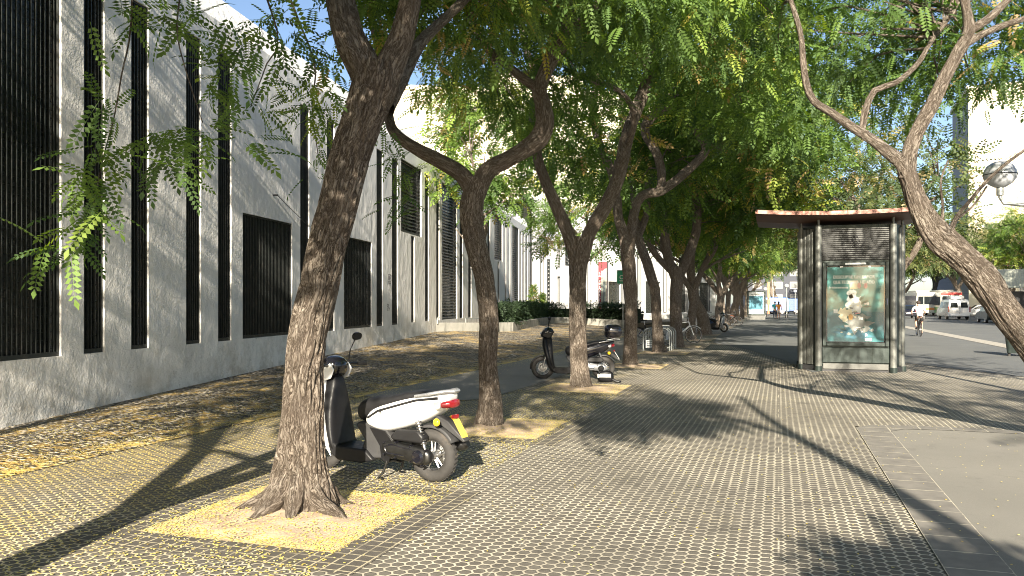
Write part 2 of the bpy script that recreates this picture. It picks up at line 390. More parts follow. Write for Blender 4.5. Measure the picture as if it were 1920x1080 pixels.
def npmesh(name, verts, faces, mat, parent=None, attrs=(), smooth=False):
    me = bpy.data.meshes.new(name); nv, nf = len(verts), len(faces); k = faces.shape[1]
    me.vertices.add(nv); me.vertices.foreach_set('co', np.asarray(verts, np.float32).ravel())
    me.loops.add(nf*k); me.loops.foreach_set('vertex_index', np.asarray(faces, np.int32).ravel())
    me.polygons.add(nf); me.polygons.foreach_set('loop_start', np.arange(0, nf*k, k, dtype=np.int32))
    try: me.polygons.foreach_set('loop_total', np.full(nf, k, np.int32))
    except Exception: pass
    if smooth: me.polygons.foreach_set('use_smooth', np.ones(nf, bool))
    for an, ty, data in attrs:
        a = me.attributes.new(an, ty, 'POINT')
        a.data.foreach_set('value' if ty == 'FLOAT' else 'vector', np.asarray(data, np.float32).ravel())
    me.update(); me.validate()
    me.materials.append(M[mat]); o = bpy.data.objects.new(name, me); C.objects.link(o)
    if parent: o.parent = parent
    return o
def sheet(name, poly, z, mat, kind='structure', label=None, cat=None):
    bm = bmesh.new(); f = bm.faces.new([bm.verts.new((x, y, z)) for x, y in poly]); f.normal_update()
    if f.normal.z < 0: f.normal_flip()
    bmesh.ops.triangulate(bm, faces=[f]); me = bpy.data.meshes.new(name); bm.to_mesh(me); bm.free()
    o = bpy.data.objects.new(name, me); C.objects.link(o); me.materials.append(M[mat])
    return tag(o, label, cat, kind=kind)
def copy_tree(o, parent=None):
    c = o.copy(); C.objects.link(c)
    if parent: c.parent = parent; c.matrix_parent_inverse = o.matrix_parent_inverse.copy()
    for ch in list(o.children): copy_tree(ch, c)
    return c
def text(name, body, size, mat, parent, loc, rot, align='CENTER', ext=.002, sx=1.):
    cu = bpy.data.curves.new(name, 'FONT'); cu.body = body; cu.size = size; cu.extrude = ext; cu.align_x = align; cu.offset = size*.035
    o = bpy.data.objects.new(name, cu); C.objects.link(o); cu.materials.append(M[mat]); o.parent = parent
    bpy.context.view_layer.update()
    me = bpy.data.meshes.new_from_object(o.evaluated_get(bpy.context.evaluated_depsgraph_get())); bpy.data.objects.remove(o)
    o = bpy.data.objects.new(name, me); C.objects.link(o); o.parent = parent
    o.location = loc; o.rotation_euler = rot; o.scale = (sx, 1, 1); return o

# ------------------------------------------------------------------ ground
Y_ = lambda *p: list(p)
sheet('ground', [(-900, -200), (900, -200), (900, 1500), (-900, 1500)], -.03, 'path_asphalt')
sheet('promenade_paving', [(-6.75, -14), (.94, -14), (.94, 11.25), (8, 11.25), (8, 45), (-6.75, 45)], 0, 'hex')
sheet('smooth_pavement', [(1.32, -14), (8, -14), (8, 11.0), (2.0, 11.22), (1.5, 11.15), (1.32, 10.9)], .004, 'smooth_asphalt')
sheet('slab_band', [(.94, -14), (1.32, -14), (1.32, 10.9), (1.5, 11.15), (2.0, 11.22), (8, 11.0), (8, 11.36), (1.7, 11.5), (1.15, 11.4), (.94, 11.1)], .008, 'band_tile')
sheet('cycle_path', [(8, 17), (5, 19.9), (3.2, 23.4), (1.8, 22), (.75, 19.6), (.1, 23.5), (-1, 28.4), (-2.5, 33), (-2.8, 40), (-2.8, 260), (8, 260)], .008, 'path_asphalt')
sheet('side_path', [(-6.75, 12.2), (-5.6, 11.6), (-4.6, 12.4), (-4.5, 15), (-4.5, 260), (-30, 260), (-6.75, 52)], .012, 'smooth_asphalt')
sheet('far_pavement', [(-4.5, 45), (-2.8, 45), (-2.8, 260), (-4.5, 260)], .002, 'smooth_asphalt')
sheet('road', [(8.3, -14), (34, -14), (34, 300), (8.3, 300)], -.11, 'road_asphalt')
MB().box(7.6, 8.3, -14, 300, -.2, .02).build('kerb', 'kerb', smooth=False).__setitem__('kind', 'structure')
MB().box(34, 34.3, -14, 300, -.2, .02).build('kerb', 'kerb', smooth=False).__setitem__('kind', 'structure')
sheet('median_paving', [(21.5, 20), (31, 20), (31, 300), (21.5, 300)], -.1, 'smooth_asphalt')
sheet('far_sidewalk', [(34.3, -14), (60, -14), (60, 300), (34.3, 300)], 0, 'smooth_asphalt')

# main wall line, in camera frame: lat = -6.53 + .16 (d - 10.2)
def wl(d): return G(-6.53+.16*(d-10.2), d)
def du(u): return -8.162/((u-960)/FPX-.16)
W0 = wl(3.); WD = (wl(59.5)-W0); WLEN = WD.length; WD = WD.normalized(); WN = Vector((WD.y, -WD.x, 0))
def ws(d): return (wl(d)-W0).dot(WD)
def wallx(y): return W0.x+WD.x/WD.y*(y-W0.y)
def hw(y): return max(0, min(.47, .47*(y-7.6)/23)) if y > 7.6 else 0.
def embz(x, y):
    t = (-6.72-x)/max(.5, -6.72-wallx(y)); t = max(0, min(1.15, t))
    return hw(y)*t**.9+.012*sin(x*2.1+y*.7)*min(1, t*4)+.05*math.exp(-((t-.5)/.3)**2)*min(1, max(0, (y-4)/5))
def emb():
    ny, nx = 150, 40; vs = []; fs = []
    for j in range(ny+1):
        y = -6+66*j/ny; xw = wallx(y)-.3
        for i in range(nx+1):
            x = -6.72+(xw+6.72)*i/nx; vs.append((x, y, .006+embz(x, y)))
    for j in range(ny):
        for i in range(nx): a = j*(nx+1)+i; fs.append((a, a+nx+1, a+nx+2, a+1))
    o = MB().add(vs, fs).build('cobbled_bank_ground', 'cobble'); tag(o, kind='structure')
emb()
fx = MB(); fx.tube([G(-.72, 27, .06), G(.1, 23.2, .03)], .05, 6)   # thin edging across the bank
tag(fx.build('stone_edging', 'kerb'), kind='structure')

# ------------------------------------------------------------------ building with openings
def pierced(name, P0, D, L, zt, ops, mat, parent, depth=.2, zb=-.3):
    N = Vector((D.y, -D.x, 0))
    ss = sorted({0, L}|{o[0] for o in ops}|{o[1] for o in ops}); zz = sorted({zb, zt}|{o[2] for o in ops}|{o[3] for o in ops})
    at = lambda s, z, k=0.: tuple(P0+D*s+N*(-k)+Vector((0, 0, z)))
    mb = MB()
    for i in range(len(ss)-1):
        for j in range(len(zz)-1):
            sm, zm = (ss[i]+ss[i+1])/2, (zz[j]+zz[j+1])/2
            if any(o[0] < sm < o[1] and o[2] < zm < o[3] for o in ops): continue
            mb.add([at(ss[i], zz[j]), at(ss[i+1], zz[j]), at(ss[i+1], zz[j+1]), at(ss[i], zz[j+1])], [(0, 1, 2, 3)])
    for a, b, c, d in [o[:4] for o in ops]:
        for q in (((a, c), (b, c)), ((b, c), (b, d)), ((b, d), (a, d)), ((a, d), (a, c))):
            (s0, z0), (s1, z1) = q; mb.add([at(s0, z0), at(s1, z1), at(s1, z1, depth), at(s0, z0, depth)], [(0, 1, 2, 3)])
    o = mb.build(name, mat, parent, smooth=False, fix=False)
    bm = bmesh.new(); bm.from_mesh(o.data); bmesh.ops.remove_doubles(bm, verts=bm.verts, dist=1e-4); bm.to_mesh(o.data); bm.free()
    return N
def grille(P0, D, N, op, parent, step, hstep, louver=False, far=False, dep=.2):
    a, b, c, d = op[:4]; at = lambda s, z, k: P0+D*s-N*k+Vector((0, 0, z))
    bx = lambda mb, s0, s1, z0, z1, k0, k1: mb.add([at(s, z, k) for s in (s0, s1) for k in (k0, k1) for z in (z0, z1)],
        [(0, 1, 3, 2), (4, 6, 7, 5), (0, 4, 5, 1), (2, 3, 7, 6), (0, 2, 6, 4), (1, 5, 7, 3)])
    fr = MB(); t = .035
    bx(fr, a+.004, b-.004, c+.004, c+t+.03, .03, .09); bx(fr, a+.004, b-.004, d-t, d-.004, .03, .09)
    bx(fr, a+.004, a+t, c+t+.03, d-t, .03, .09); bx(fr, b-t, b-.004, c+t+.03, d-t, .03, .09)
    w = fr.build('window_frame', 'grille_paint', parent, smooth=False)
    bars = MB()
    if louver:
        k = int((d-c)/hstep)
        for i in range(k): z = c+.06+i*(d-c-.1)/k; bars.add([at(a+t, z, .05), at(b-t, z, .05), at(b-t, z+hstep*.5, .1), at(a+t, z+hstep*.5, .1)], [(0, 1, 2, 3)])
    else:
        k = max(2, round((b-a)/step))
        for i in range(1, k): s = a+(b-a)*i/k; bx(bars, s-.007, s+.007, c+t, d-t, .045, .075)
        if hstep:
            k = int((d-c)/hstep)
            for i in range(1, k): z = c+(d-c)*i/k; bx(bars, a+t, b-t, z-.004, z+.004, .078, .088)
    bars.build('grille', 'grille_paint', w, smooth=False)
    pn = MB().add([at(a, c, dep-.005), at(b, c, dep-.005), at(b, d, dep-.005), at(a, d, dep-.005)], [(0, 1, 2, 3)])
    pn.build('pane', 'glass_gloom', w, smooth=False)
solid('grille_paint', (.028, .033, .031), .5, metal=.3, dirt=(.09, .08, .07))
bld = empty('museum_building', tuple(wl(30)), 0, 'long white stuccoed building with tall black grilled window slots beside the promenade', 'building')
def rel(o): o.matrix_parent_inverse = Matrix.Translation(-wl(30)); return o
zf = lambda v, d: EYE+(HOR-v)*d/FPX
ops = []
def op(u0, u1, z0, z1, kind='g'):
    d0, d1 = (du(u0) if u0 > -900 else 6.2), du(u1); ops.append((ws(d0), ws(d1), z0, z1, kind))
op(-999, 115, .85, 6.6, 'big'); op(157, 196, .85, 6.5); op(246, 279, .85, 6.5); op(349, 377, .85, 6.5); op(409, 434, .85, 6.5)
op(455, 548, .86, 3.46, 'v'); op(563, 580, .86, 6.4); op(613, 627, .86, 6.4); op(645, 697, .87, 3.45, 'm')
op(706, 718, .87, 6.4); op(735, 746, .87, 6.4); op(752, 790, 4.05, 6.55, 'l'); op(771, 777, .9, 4.0, 's')
op(797, 804, .9, 6.5, 's'); op(818, 824, .9, 6.5, 's'); op(829, 857, .9, 6.6, 'l'); op(862, 868, .9, 6.5, 's')
op(878, 884, .9, 6.5, 's'); op(898, 904, .9, 6.5, 's'); op(914, 919, .9, 6.5, 's')
op(927, 942, 4.05, 6.6, 'l'); op(933, 936, .9, 4.0, 's'); op(946.5, 949, .9, 6.5, 's'); op(954, 956.5, .9, 6.5, 's')
op(960.5, 972.5, .9, 6.6, 'l'); op(975.5, 977.5, .9, 6.5, 's'); op(981, 983, .9, 6.5, 's'); op(987, 989, .9, 6.5, 's')
N1 = pierced('wall', W0, WD, WLEN, 7.0, ops, 'stucco', bld)
for o in ops:
    k = o[4]
    if k == 'big': grille(W0, WD, N1, o, bld, .085, .115)
    elif k == 'g': grille(W0, WD, N1, o, bld, .075, .25)
    elif k == 'v': grille(W0, WD, N1, o, bld, .07, .6)
    elif k == 'm': grille(W0, WD, N1, o, bld, .13, .12)
    elif k == 'l': grille(W0, WD, N1, o, bld, 1, .13, True)
    else: grille(W0, WD, N1, o, bld, .09, 0)
def parapet():
    mb = MB(); n = 60
    vs = []
    for i in range(n+1):
        p = W0+WD*(WLEN*i/n)
        for k, z in ((0, 7.0), (.0, 7.06), (.42, 7.82), (.5, 7.86), (.8, 7.86), (.8, 7.3), (14, 7.3), (14, -.3)):
            vs.append(tuple(p-N1*k+Vector((0, 0, z))))
    m = 8
    mb.add(vs, [(i*m+k, (i+1)*m+k, (i+1)*m+k+1, i*m+k+1) for i in range(n) for k in range(m-1)])
    mb.add([vs[k] for k in range(m)], [tuple(range(m))])
    return mb.build('parapet', 'stucco', bld, smooth=False)
parapet()
# wing
Q0 = G(1.48, 60); Q1 = G(23.94, 94); QD = (Q1-Q0); QL = QD.length; QD = QD.normalized()
def qs(u): t = (u-960)/FPX; return (60*t-1.48)/(.5519-.8339*t)
ops2 = [(qs(a), qs(b), z0, z1, k) for a, b, z0, z1, k in [
    (1013, 1015, .9, 6, 's'), (1018, 1020, .9, 6, 's'), (1026, 1032, .9, 5, 'l'), (1045.5, 1051, .9, 3.7, 's'), (1045.5, 1051, 4.4, 7.2, 's'),
    (1060, 1069, 4.6, 7, 'l'), (1073, 1078, .9, 7, 's'), (1101, 1108, .9, 6.6, 's'), (1124, 1130, 5, 7.4, 's'), (1141, 1167, .6, 3.5, 's'),
    (1195, 1203, .6, 7, 's'), (1211, 1239, .6, 3.7, 's'), (1244, 1251, .6, 7.4, 's'), (1268, 1290, .6, 3.8, 's'), (1295, 1301, .6, 7.4, 's'), (1312, 1332, .6, 3.9, 's')]]
N2 = pierced('wall', Q0, QD, QL, 9.5, ops2, 'stucco_far', bld, .3)
for o in ops2: grille(Q0, QD, N2, o, bld, .3, 0 if o[4] == 's' else .3, o[4] == 'l', dep=.3)
mb = MB(); mb.add([tuple(Q0+QD*s-N2*k+Vector((0, 0, z))) for s in (0, QL) for k, z in ((0, 9.5), (.5, 9.5), (12, 9.3), (12, -.3))],
                  [(0, 4, 5, 1), (1, 5, 6, 2), (2, 6, 7, 3)])
mb.add([tuple(Q1-N2*k+Vector((0, 0, z))) for k, z in ((0, -.3), (0, 9.5), (12, 9.3), (12, -.3))], [(0, 1, 2, 3)])
mb.build('roof', 'stucco_far', bld, smooth=False)
bt = MB()
for a, b in ((1172, 1262), (1262, 1340)):
    s0, s1 = qs(a), qs(b); bt.add([tuple(Q0+QD*s+N2*k+Vector((0, 0, z))) for s in (s0, s1) for k, z in ((.02, .0), (1.2, .0), (1.2, .45), (.02, .5))],
        [(0, 1, 2, 3), (4, 7, 6, 5), (1, 5, 6, 2), (2, 6, 7, 3), (0, 3, 7, 4)])
bt.build('steps', 'stucco_far', bld, smooth=False)
# rod brackets and marks on the wall
br = MB()
p = P(512, 366, du(512)); br.tube([p+N1*.0, p+N1*.12], .02, 6); br.tube([p+N1*.1, P(575, 425, du(575))+N1*.06], .008, 5)
br.build('wall_bracket', 'dark_metal', bld)
for bodyt, u, v in (('CB', 730, 519), ('EB', 730, 525), ('TZ', 730, 532), ('Q', 727, 575), ('CY', 728, 582)):
    t = text('graffiti', bodyt, .13, 'graffiti_grey' if 'graffiti_grey' in M else (solid('graffiti_grey', (.22, .21, .22), .8) and 'graffiti_grey'), bld, P(u, v, du(u))+N1*.004, (R(90), 0, math.atan2(WD.y, WD.x)), ext=.0005, sx=1.8)
    t.parent = bld
for ch in bld.children: rel(ch)

# ------------------------------------------------------------------ far buildings
def block(name, corner, D, L, depth, H, mat, side, label, rows, cols, z0=3., dz=3., win=(1.2, 1.1), roofh=0):
    N = Vector((D.y, -D.x, 0)); b = empty(name, tuple(corner), 0, label, 'building')
    at = lambda s, z, k: Vector(D*s-N*k+Vector((0, 0, z)))
    mb = MB(); mb.add([at(s, z, k) for s in (0, L) for k in (0, depth) for z in (0, H)],
        [(0, 1, 3, 2), (4, 6, 7, 5), (0, 4, 5, 1), (2, 3, 7, 6), (1, 5, 7, 3)])
    w = mb.build('wall', mat, b, smooth=False)
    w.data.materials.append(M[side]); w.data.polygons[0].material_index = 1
    rb = MB()
    k = MB().box(0, 1, 0, 1, 0, 1)
    rb.add([at(-.3+x*(L+.6), H+.005+z*.6, -.3+y*(depth+.6)) for x, y, z in k.v], k.f); rb.add([at(L*.3+x*L*.3, H+.65+z*2.6, 2+y*4) for x, y, z in k.v], k.f)
    rb.build('roof', mat, b, smooth=False)
    for r in range(rows):
        for c in range(cols):
            if (r*7+c*3) % 11 == 0: continue
            s = L*(c+.5)/cols; z = z0+dz*r; ww = win[0]*(1.6 if (c % 3) == 1 else 1)
            f = MB(); f.add([at(s-ww/2+x*ww, z+zz*win[1], .0-y*.05) for x, y, zz in k.v], k.f)
            fo = f.build('window', 'window_frame_white', b, smooth=False)
            g = MB(); g.add([at(s-ww/2+.1+x*(ww-.2), z+.1+zz*(win[1]-.2), -.055-y*.01) for x, y, zz in k.v], k.f)
            g.build('pane', 'pane_pale', fo, smooth=False)
    return b
solid('window_frame_white', (.66, .62, .54), .6); solid('pane_pale', (.22, .22, .21), .3)
bD = (RT*1.0+FW*.12).normalized()
block('apartment_building', G(-17, 110), bD, 46, 14, 31, 'cream', 'cream', 'tall cream apartment block rising above the white building roof', 9, 11, 4, 2.95, (1.0, 1.1))
aD = (RT*.93-FW*.36).normalized()
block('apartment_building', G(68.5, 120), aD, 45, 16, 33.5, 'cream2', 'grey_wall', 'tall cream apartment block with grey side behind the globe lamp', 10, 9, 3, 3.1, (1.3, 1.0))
# dark and grey blocks closing the far end of the avenue
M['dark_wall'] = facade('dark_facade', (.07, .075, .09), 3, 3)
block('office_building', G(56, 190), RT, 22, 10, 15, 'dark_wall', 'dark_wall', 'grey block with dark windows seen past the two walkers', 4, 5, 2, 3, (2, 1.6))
block('office_building', G(96, 170), RT, 30, 12, 12, 'grey_wall', 'grey_wall', 'low pale block hidden behind trees beyond the bus', 3, 8, 2, 3, (2, 1.4))

# ------------------------------------------------------------------ wood and leaves
def smooth_path(pts, rad, step):
    pts = [Vector(p) for p in pts]; n = len(pts); out = []; ro = []
    for i in range(n-1):
        p0, p1, p2, p3 = pts[max(i-1, 0)], pts[i], pts[i+1], pts[min(i+2, n-1)]
        k = max(1, int((p2-p1).length/step))
        for j in range(k):
            t = j/k; out.append(.5*((2*p1)+(p2-p0)*t+(2*p0-5*p1+4*p2-p3)*t*t+(3*p1-p0-3*p2+p3)*t**3)); ro.append(rad[i]*(1-t)+rad[i+1]*t)
    out.append(pts[-1]); ro.append(rad[-1]); return out, ro
class Wood:
    def __init__(s, seed): s.V = []; s.F = []; s.B = []; s.k = 0; s.seed = seed; s.sk = []
    def limb(s, pts, rad, n=14, step=.12, flare=0., fur=.0, lump=.06, keep=True):
        P2, R2 = smooth_path(pts, rad, step); t = (P2[1]-P2[0]).normalized(); x, y, _ = basis(t); L = 0.; base = len(s.V)
        for i, p in enumerate(P2):
            if i: L += (p-P2[i-1]).length
            t2 = (P2[min(i+1, len(P2)-1)]-P2[max(i-1, 0)]).normalized(); q = t.rotation_difference(t2); x = q@x; t = t2; y = t.cross(x)
            r = R2[i]
            for k in range(n):
                a = 2*pi*k/n; e = x*cos(a)+y*sin(a)
                bc = Vector((cos(a)*r+s.seed*3.1, sin(a)*r, L+s.seed*7))
                rr = r*(1+lump*1.6*mnoise.noise(Vector((cos(a)*1.3, sin(a)*1.3, L*2.2+s.seed))))
                if flare:
                    fl = flare*math.exp(-L/.28)*(.35+.65*max(0, sin(a*3+s.seed)+.5*sin(a*5+1+s.seed)))
                    rr *= 1+fl
                if fur:
                    w = mnoise.noise(Vector((bc.x*26, bc.y*26, bc.z*3.2)))
                    rr -= fur*(1-min(1, abs(w)*3.5))*min(1, r/.12)
                s.V.append(p+e*rr); s.B.append(bc)
            if keep: s.sk.append((p, r))
        for i in range(len(P2)-1):
            for k in range(n):
                a = base+i*n+k; b = base+i*n+(k+1) % n; s.F.append((a, b, b+n, a+n))
    def build(s, name, parent, org=Vector((0, 0, 0))):
        v = np.array([tuple(p-org) for p in s.V]); return npmesh(name, v, np.array(s.F), 'bark', parent, [('bark', 'FLOAT_VECTOR', np.array([tuple(b) for b in s.B]))], True)

def leaf_template(pairs, ll=.17, lw=.075, fold=.25):
    V = []; F = []; T = []
    def pt(t): return np.array([t, 0, .06*t-.2*t*t])
    pos = [(.16+.8*i/(pairs-1)) for i in range(pairs)] if pairs > 1 else [.5]
    for i, t in enumerate(pos):
        k = 1-.35*abs(t-.5)*1.2
        for sgn in (-1, 1):
            b = pt(t); ax = np.array([.35, sgn*.94, -fold]); ax /= np.linalg.norm(ax); sd_ = np.array([1, 0, -.2])
            L, w = ll*k, lw*k; n0 = len(V)
            V += [b, b+ax*L*.5-sd_*w/2, b+ax*L, b+ax*L*.5+sd_*w/2]; F.append((n0, n0+1, n0+2, n0+3))
    n0 = len(V); b = pt(1.); V += [b, b+np.array([ll*.5, -lw/2, -.07]), b+np.array([ll, 0, -.15]), b+np.array([ll*.5, lw/2, -.07])]; F.append((n0, n0+1, n0+2, n0+3))
    n0 = len(V); w = .006; V += [pt(0)+[0, -w, 0], pt(.98)+[0, -w*.6, 0], pt(.98)+[0, w*.6, 0], pt(0)+[0, w, 0]]; F.append((n0, n0+1, n0+2, n0+3))
    return np.array(V), np.array(F)
TPL = {'near': leaf_template(8, .19, .115), 'mid': leaf_template(5, .27, .17), 'far': leaf_template(3, .38, .28)}
def leafmesh(name, parent, tpl, pos, out, scale, tone, rs, mat='leaf', droop=.2):
    TV, TF = TPL[tpl]; n = len(pos)
    d = out*[1, 1, .5]+rs.normal(0, .6, (n, 3)); d[:, 2] -= droop; d /= np.linalg.norm(d, axis=1)[:, None]+1e-9
    up = np.tile(np.array([0, 0, 1.]), (n, 1))+rs.normal(0, .35, (n, 3)); y = np.cross(up, d); y /= np.linalg.norm(y, axis=1)[:, None]+1e-9
    z = np.cross(d, y); Rm = np.stack([d, y, z], 2)
    V = np.einsum('nij,vj->nvi', Rm, TV)*scale[:, None, None]+pos[:, None, :]
    F = (TF[None]+(np.arange(n)*len(TV))[:, None, None]).reshape(-1, 4)
    to = np.clip(np.repeat(tone, len(TV))+rs.normal(0, .03, n*len(TV)), 0, 1)
    return npmesh(name, V.reshape(-1, 3), F, mat, parent, [('tone', 'FLOAT', to)])
def clusters(rs, ells, keep=None):
    out = []
    for c, r, n in ells:
        c = np.array(c); r = np.array(r)
        for _ in range(n):
            q = rs.normal(0, 1, 3); q /= np.linalg.norm(q); q *= rs.uniform(.35, 1)**.6
            p = c+q*r
            if keep is None or keep(p): out.append((p, q))
    return out
def crown(name, parent, rs, cl, per, tpl, sc, spread=.36, mat='leaf', base=.42, dv=.16, org=(0, 0, 0), special=.05, droop=.2, twigs=None):
    pos = []; out = []; tone = []; scl = []
    for p, q in cl:
        ct = rs.normal(base, dv); k = max(3, int(per*rs.uniform(.6, 1.4))); sp = rs.uniform(.7, 1.3)*spread
        if rs.random() < special: ct = rs.uniform(.86, 1.)
        o = rs.normal(0, 1, (k, 3))*np.array([sp, sp, sp*.55]); pos.append(p+o); out.append(np.tile(q*.6, (k, 1))+o*.9)
        tone.append(np.clip(ct+rs.normal(0, .09, k), 0, 1)); scl.append(sc*rs.uniform(.7, 1.25, k))
    pos = np.concatenate(pos)-np.array(org)
    return leafmesh(name, parent, tpl, pos, np.concatenate(out), np.concatenate(scl), np.concatenate(tone), rs, mat, droop)
def add_twigs(w, cl, rs, frac=.5, r=.018, n=5):
    sk = [(np.array(p), r0) for p, r0 in w.sk]; A = np.array([s[0] for s in sk])
    for p, q in cl:
        if rs.random() > frac: continue
        d = np.linalg.norm(A-p, axis=1); i = int(np.argmin(d+rs.uniform(0, .8, len(d))))
        if d[i] > 3.2 or d[i] < .2: continue
        a = A[i]; rr = min(r*rs.uniform(.7, 1.6), sk[i][1]*.8); m = (a+p)/2+rs.normal(0, .16, 3)*d[i]*.5+np.array([0, 0, .12*d[i]])
        w.limb([Vector(a), Vector(m), Vector(p)], [rr, rr*.7, rr*.3], n, .3, lump=.02, keep=False)
GRP = 'street trees along the promenade'
ROWX = -3.5
MEDIAN = 1
def finish_tree(name, foot, w, label, group, crowns, rs, tpl, sc, per, twigf=.5, **kw):
    t = empty(name, tuple(foot), 0, label, 'tree', group)
    cl = clusters(rs, crowns)
    add_twigs(w, cl, rs, twigf)
    w.build('trunk', t, foot); crown('crown', t, rs, cl, per, tpl, sc, org=tuple(foot), **kw); return t
def tr(pts, d, dd=0.):      # traced limb -> world points; each entry (u, v, half width px[, depth offset])
    q = [P(a[0], a[1], d+(a[3] if len(a) > 3 else dd)) for a in pts]; return q, [a[2]/FPX*(d+(a[3] if len(a) > 3 else dd)) for a in pts]

# tree 1
D1 = 6.2; w = Wood(1)
q, r = tr([(565, 968, 47), (568, 930, 47), (568, 880, 43), (567, 800, 38), (570, 690, 37), (584, 600, 37), (598, 540, 36), (614, 460, 36), (630, 400, 37), (655, 300, 38), (680, 225, 39), (700, 165, 42), (708, 120, 38)], D1)
q[0].z = -.06
w.limb(q, r, 150, .022, flare=1.05, fur=.024, lump=.05)
q, r = tr([(700, 190, 30), (680, 120, 32), (655, 70, 30), (636, 0, 27, .1), (610, -90, 24, .3), (560, -230, 19, .7), (480, -420, 14, 1.2), (430, -650, 9, 1.5)], D1); w.limb(q, r, 60, .04, fur=.012)
q, r = tr([(706, 190, 30), (728, 130, 28), (752, 75, 24), (768, 0, 21, -.1), (790, -120, 18, -.3), (830, -280, 14, -.5), (880, -500, 9, -.5)], D1); w.limb(q, r, 48, .05, fur=.01)
q, r = tr([(718, 200, 24, .1), (755, 140, 15, .4), (785, 85, 12, .7), (812, 55, 10, 1.), (860, 10, 9, 1.4), (930, -60, 7, 2.)], D1); w.limb(q, r, 32, .06, fur=.006)
q, r = tr([(610, -90, 14, .3), (500, -150, 11, -.2), (380, -170, 8, -.6), (250, -190, 5, -1.0), (170, -200, 3, -1.2)], D1); w.limb(q, r, 16, .1)
for a_, l_ in ((-1.9, .36), (-1.2, .30), (-.35, .42), (.6, .3), (2.6, .34), (3.5, .38), (4.1, .25)):
    o_ = Vector((cos(a_), sin(a_), 0)); b_ = Vector((-3.5, 5.34, 0)); w.limb([b_+o_*.10+Vector((0, 0, .30)), b_+o_*.22+Vector((0, 0, .12)), b_+o_*(l_)+Vector((0, 0, .045)), b_+o_*(l_+.16)+Vector((0, 0, -.02))], [.06, .07, .045, .015], 16, .03, lump=.2, fur=.006, keep=False)
# hanging twigs over the wall
hang = [([(380, -170, 3, -.6), (345, -40, 2, -.9), (332, 50, 1.6, -1.), (345, 120, 1.2, -1.1), (380, 230, .9, -1.1)]),
        ([(250, -190, 3, -1.0), (246, 40, 1.8, -1.1), (228, 140, 1.5, -1.2), (214, 220, 1.2, -1.2), (195, 290, 1., -1.2), (170, 400, .8, -1.2), (140, 470, .7, -1.2)]),
        ([(500, -150, 3, 0), (545, 0, 2, .2), (590, 120, 1.5, .4), (585, 200, 1.1, .5), (598, 300, .8, .6)]),
        ([(440, -160, 3, -.2), (520, 60, 1.5, .0), (500, 120, 1.2, .1), (470, 200, .8, .1)])]
hl = []
for h in hang:
    q, r = tr(h, D1); w.limb(q, r, 6, .08, lump=0, keep=False); hl.append(smooth_path(q, r, .05)[0])
rs = np.random.RandomState(11)
b1 = Vector((-3.51, 5.30, 0))
T1 = empty('street_tree', tuple(b1), 0, 'nearest thick trunk leaning right, standing in the yellow petal square beside the white scooter', 'tree', GRP)
cl = clusters(rs, [((-3.2, 6.4, 7.0), (2.8, 2.6, 1.9), 95), ((-2.4, 8.3, 5.3), (1.9, 1.4, .8), 46), ((-3.9, 8.4, 5.0), (1.0, 1.2, .6), 22), ((-4.9, 5.2, 6.4), (1.5, 1.6, 1.0), 22), ((-6.0, 6.6, 6.0), (1.2, 1.5, .5), 14)])
add_twigs(w, cl, rs, .4)
w.build('trunk', T1, b1); crown('crown', T1, rs, cl, 26, 'near', .34, org=tuple(b1), base=.45)
# sprays hanging over the wall, traced by the places they droop to
def spray(pts, n, sp, d, sc=.27, tb=.4):
    for u, v in pts:
        for _ in range(int(n*1.6)):
            SP.append((np.array(P(u+rs.normal(0, sp), v+rs.normal(0, sp*.7), d+rs.normal(0, .18))), sc*rs.uniform(.75, 1.2), np.clip(rs.normal(tb, .16), 0, .8)))
SP = []
spray([(190, 190), (205, 205)], 3, 9, 5.0); spray([(180, 270), (195, 290)], 4, 12, 5.0); spray([(150, 330), (175, 345), (160, 380)], 5, 14, 5.0)
spray([(175, 400), (145, 430), (110, 460), (135, 470)], 4, 14, 5.0); spray([(330, 240), (300, 260), (345, 260), (365, 250)], 4, 16, 5.05)
spray([(330, 300), (350, 320), (400, 255), (445, 265), (480, 275)], 3, 11, 5.05); spray([(310, 295)], 3, 12, 5.)
spray([(235, 15), (290, 30), (330, 40), (380, 35)], 5, 22, 5.1); spray([(430, 80), (460, 50), (470, 130), (400, 130), (430, 160)], 5, 22, 5.6)
spray([(520, 110), (500, 60), (555, 80), (540, 180), (500, 190)], 4, 22, 6.); spray([(590, 190), (610, 160), (620, 200), (575, 215)], 7, 18, 6.4, .25, .62)
spray([(600, 270), (590, 300), (590, 330)], 2, 9, 6.6, .2)
spray([(520, 20), (580, 60), (600, 110)], 5, 25, 6.5); spray([(740, 300), (755, 330), (745, 360), (735, 400), (720, 260)], 5, 12, 8.5, .24)
pos = np.array([s[0] for s in SP])-np.array(b1); scl = np.array([s[1] for s in SP]); tn = np.array([s[2] for s in SP])
leafmesh('hanging_foliage', T1, 'near', pos, rs.normal(0, .5, (len(SP), 3)), scl, tn, rs, droop=.35)

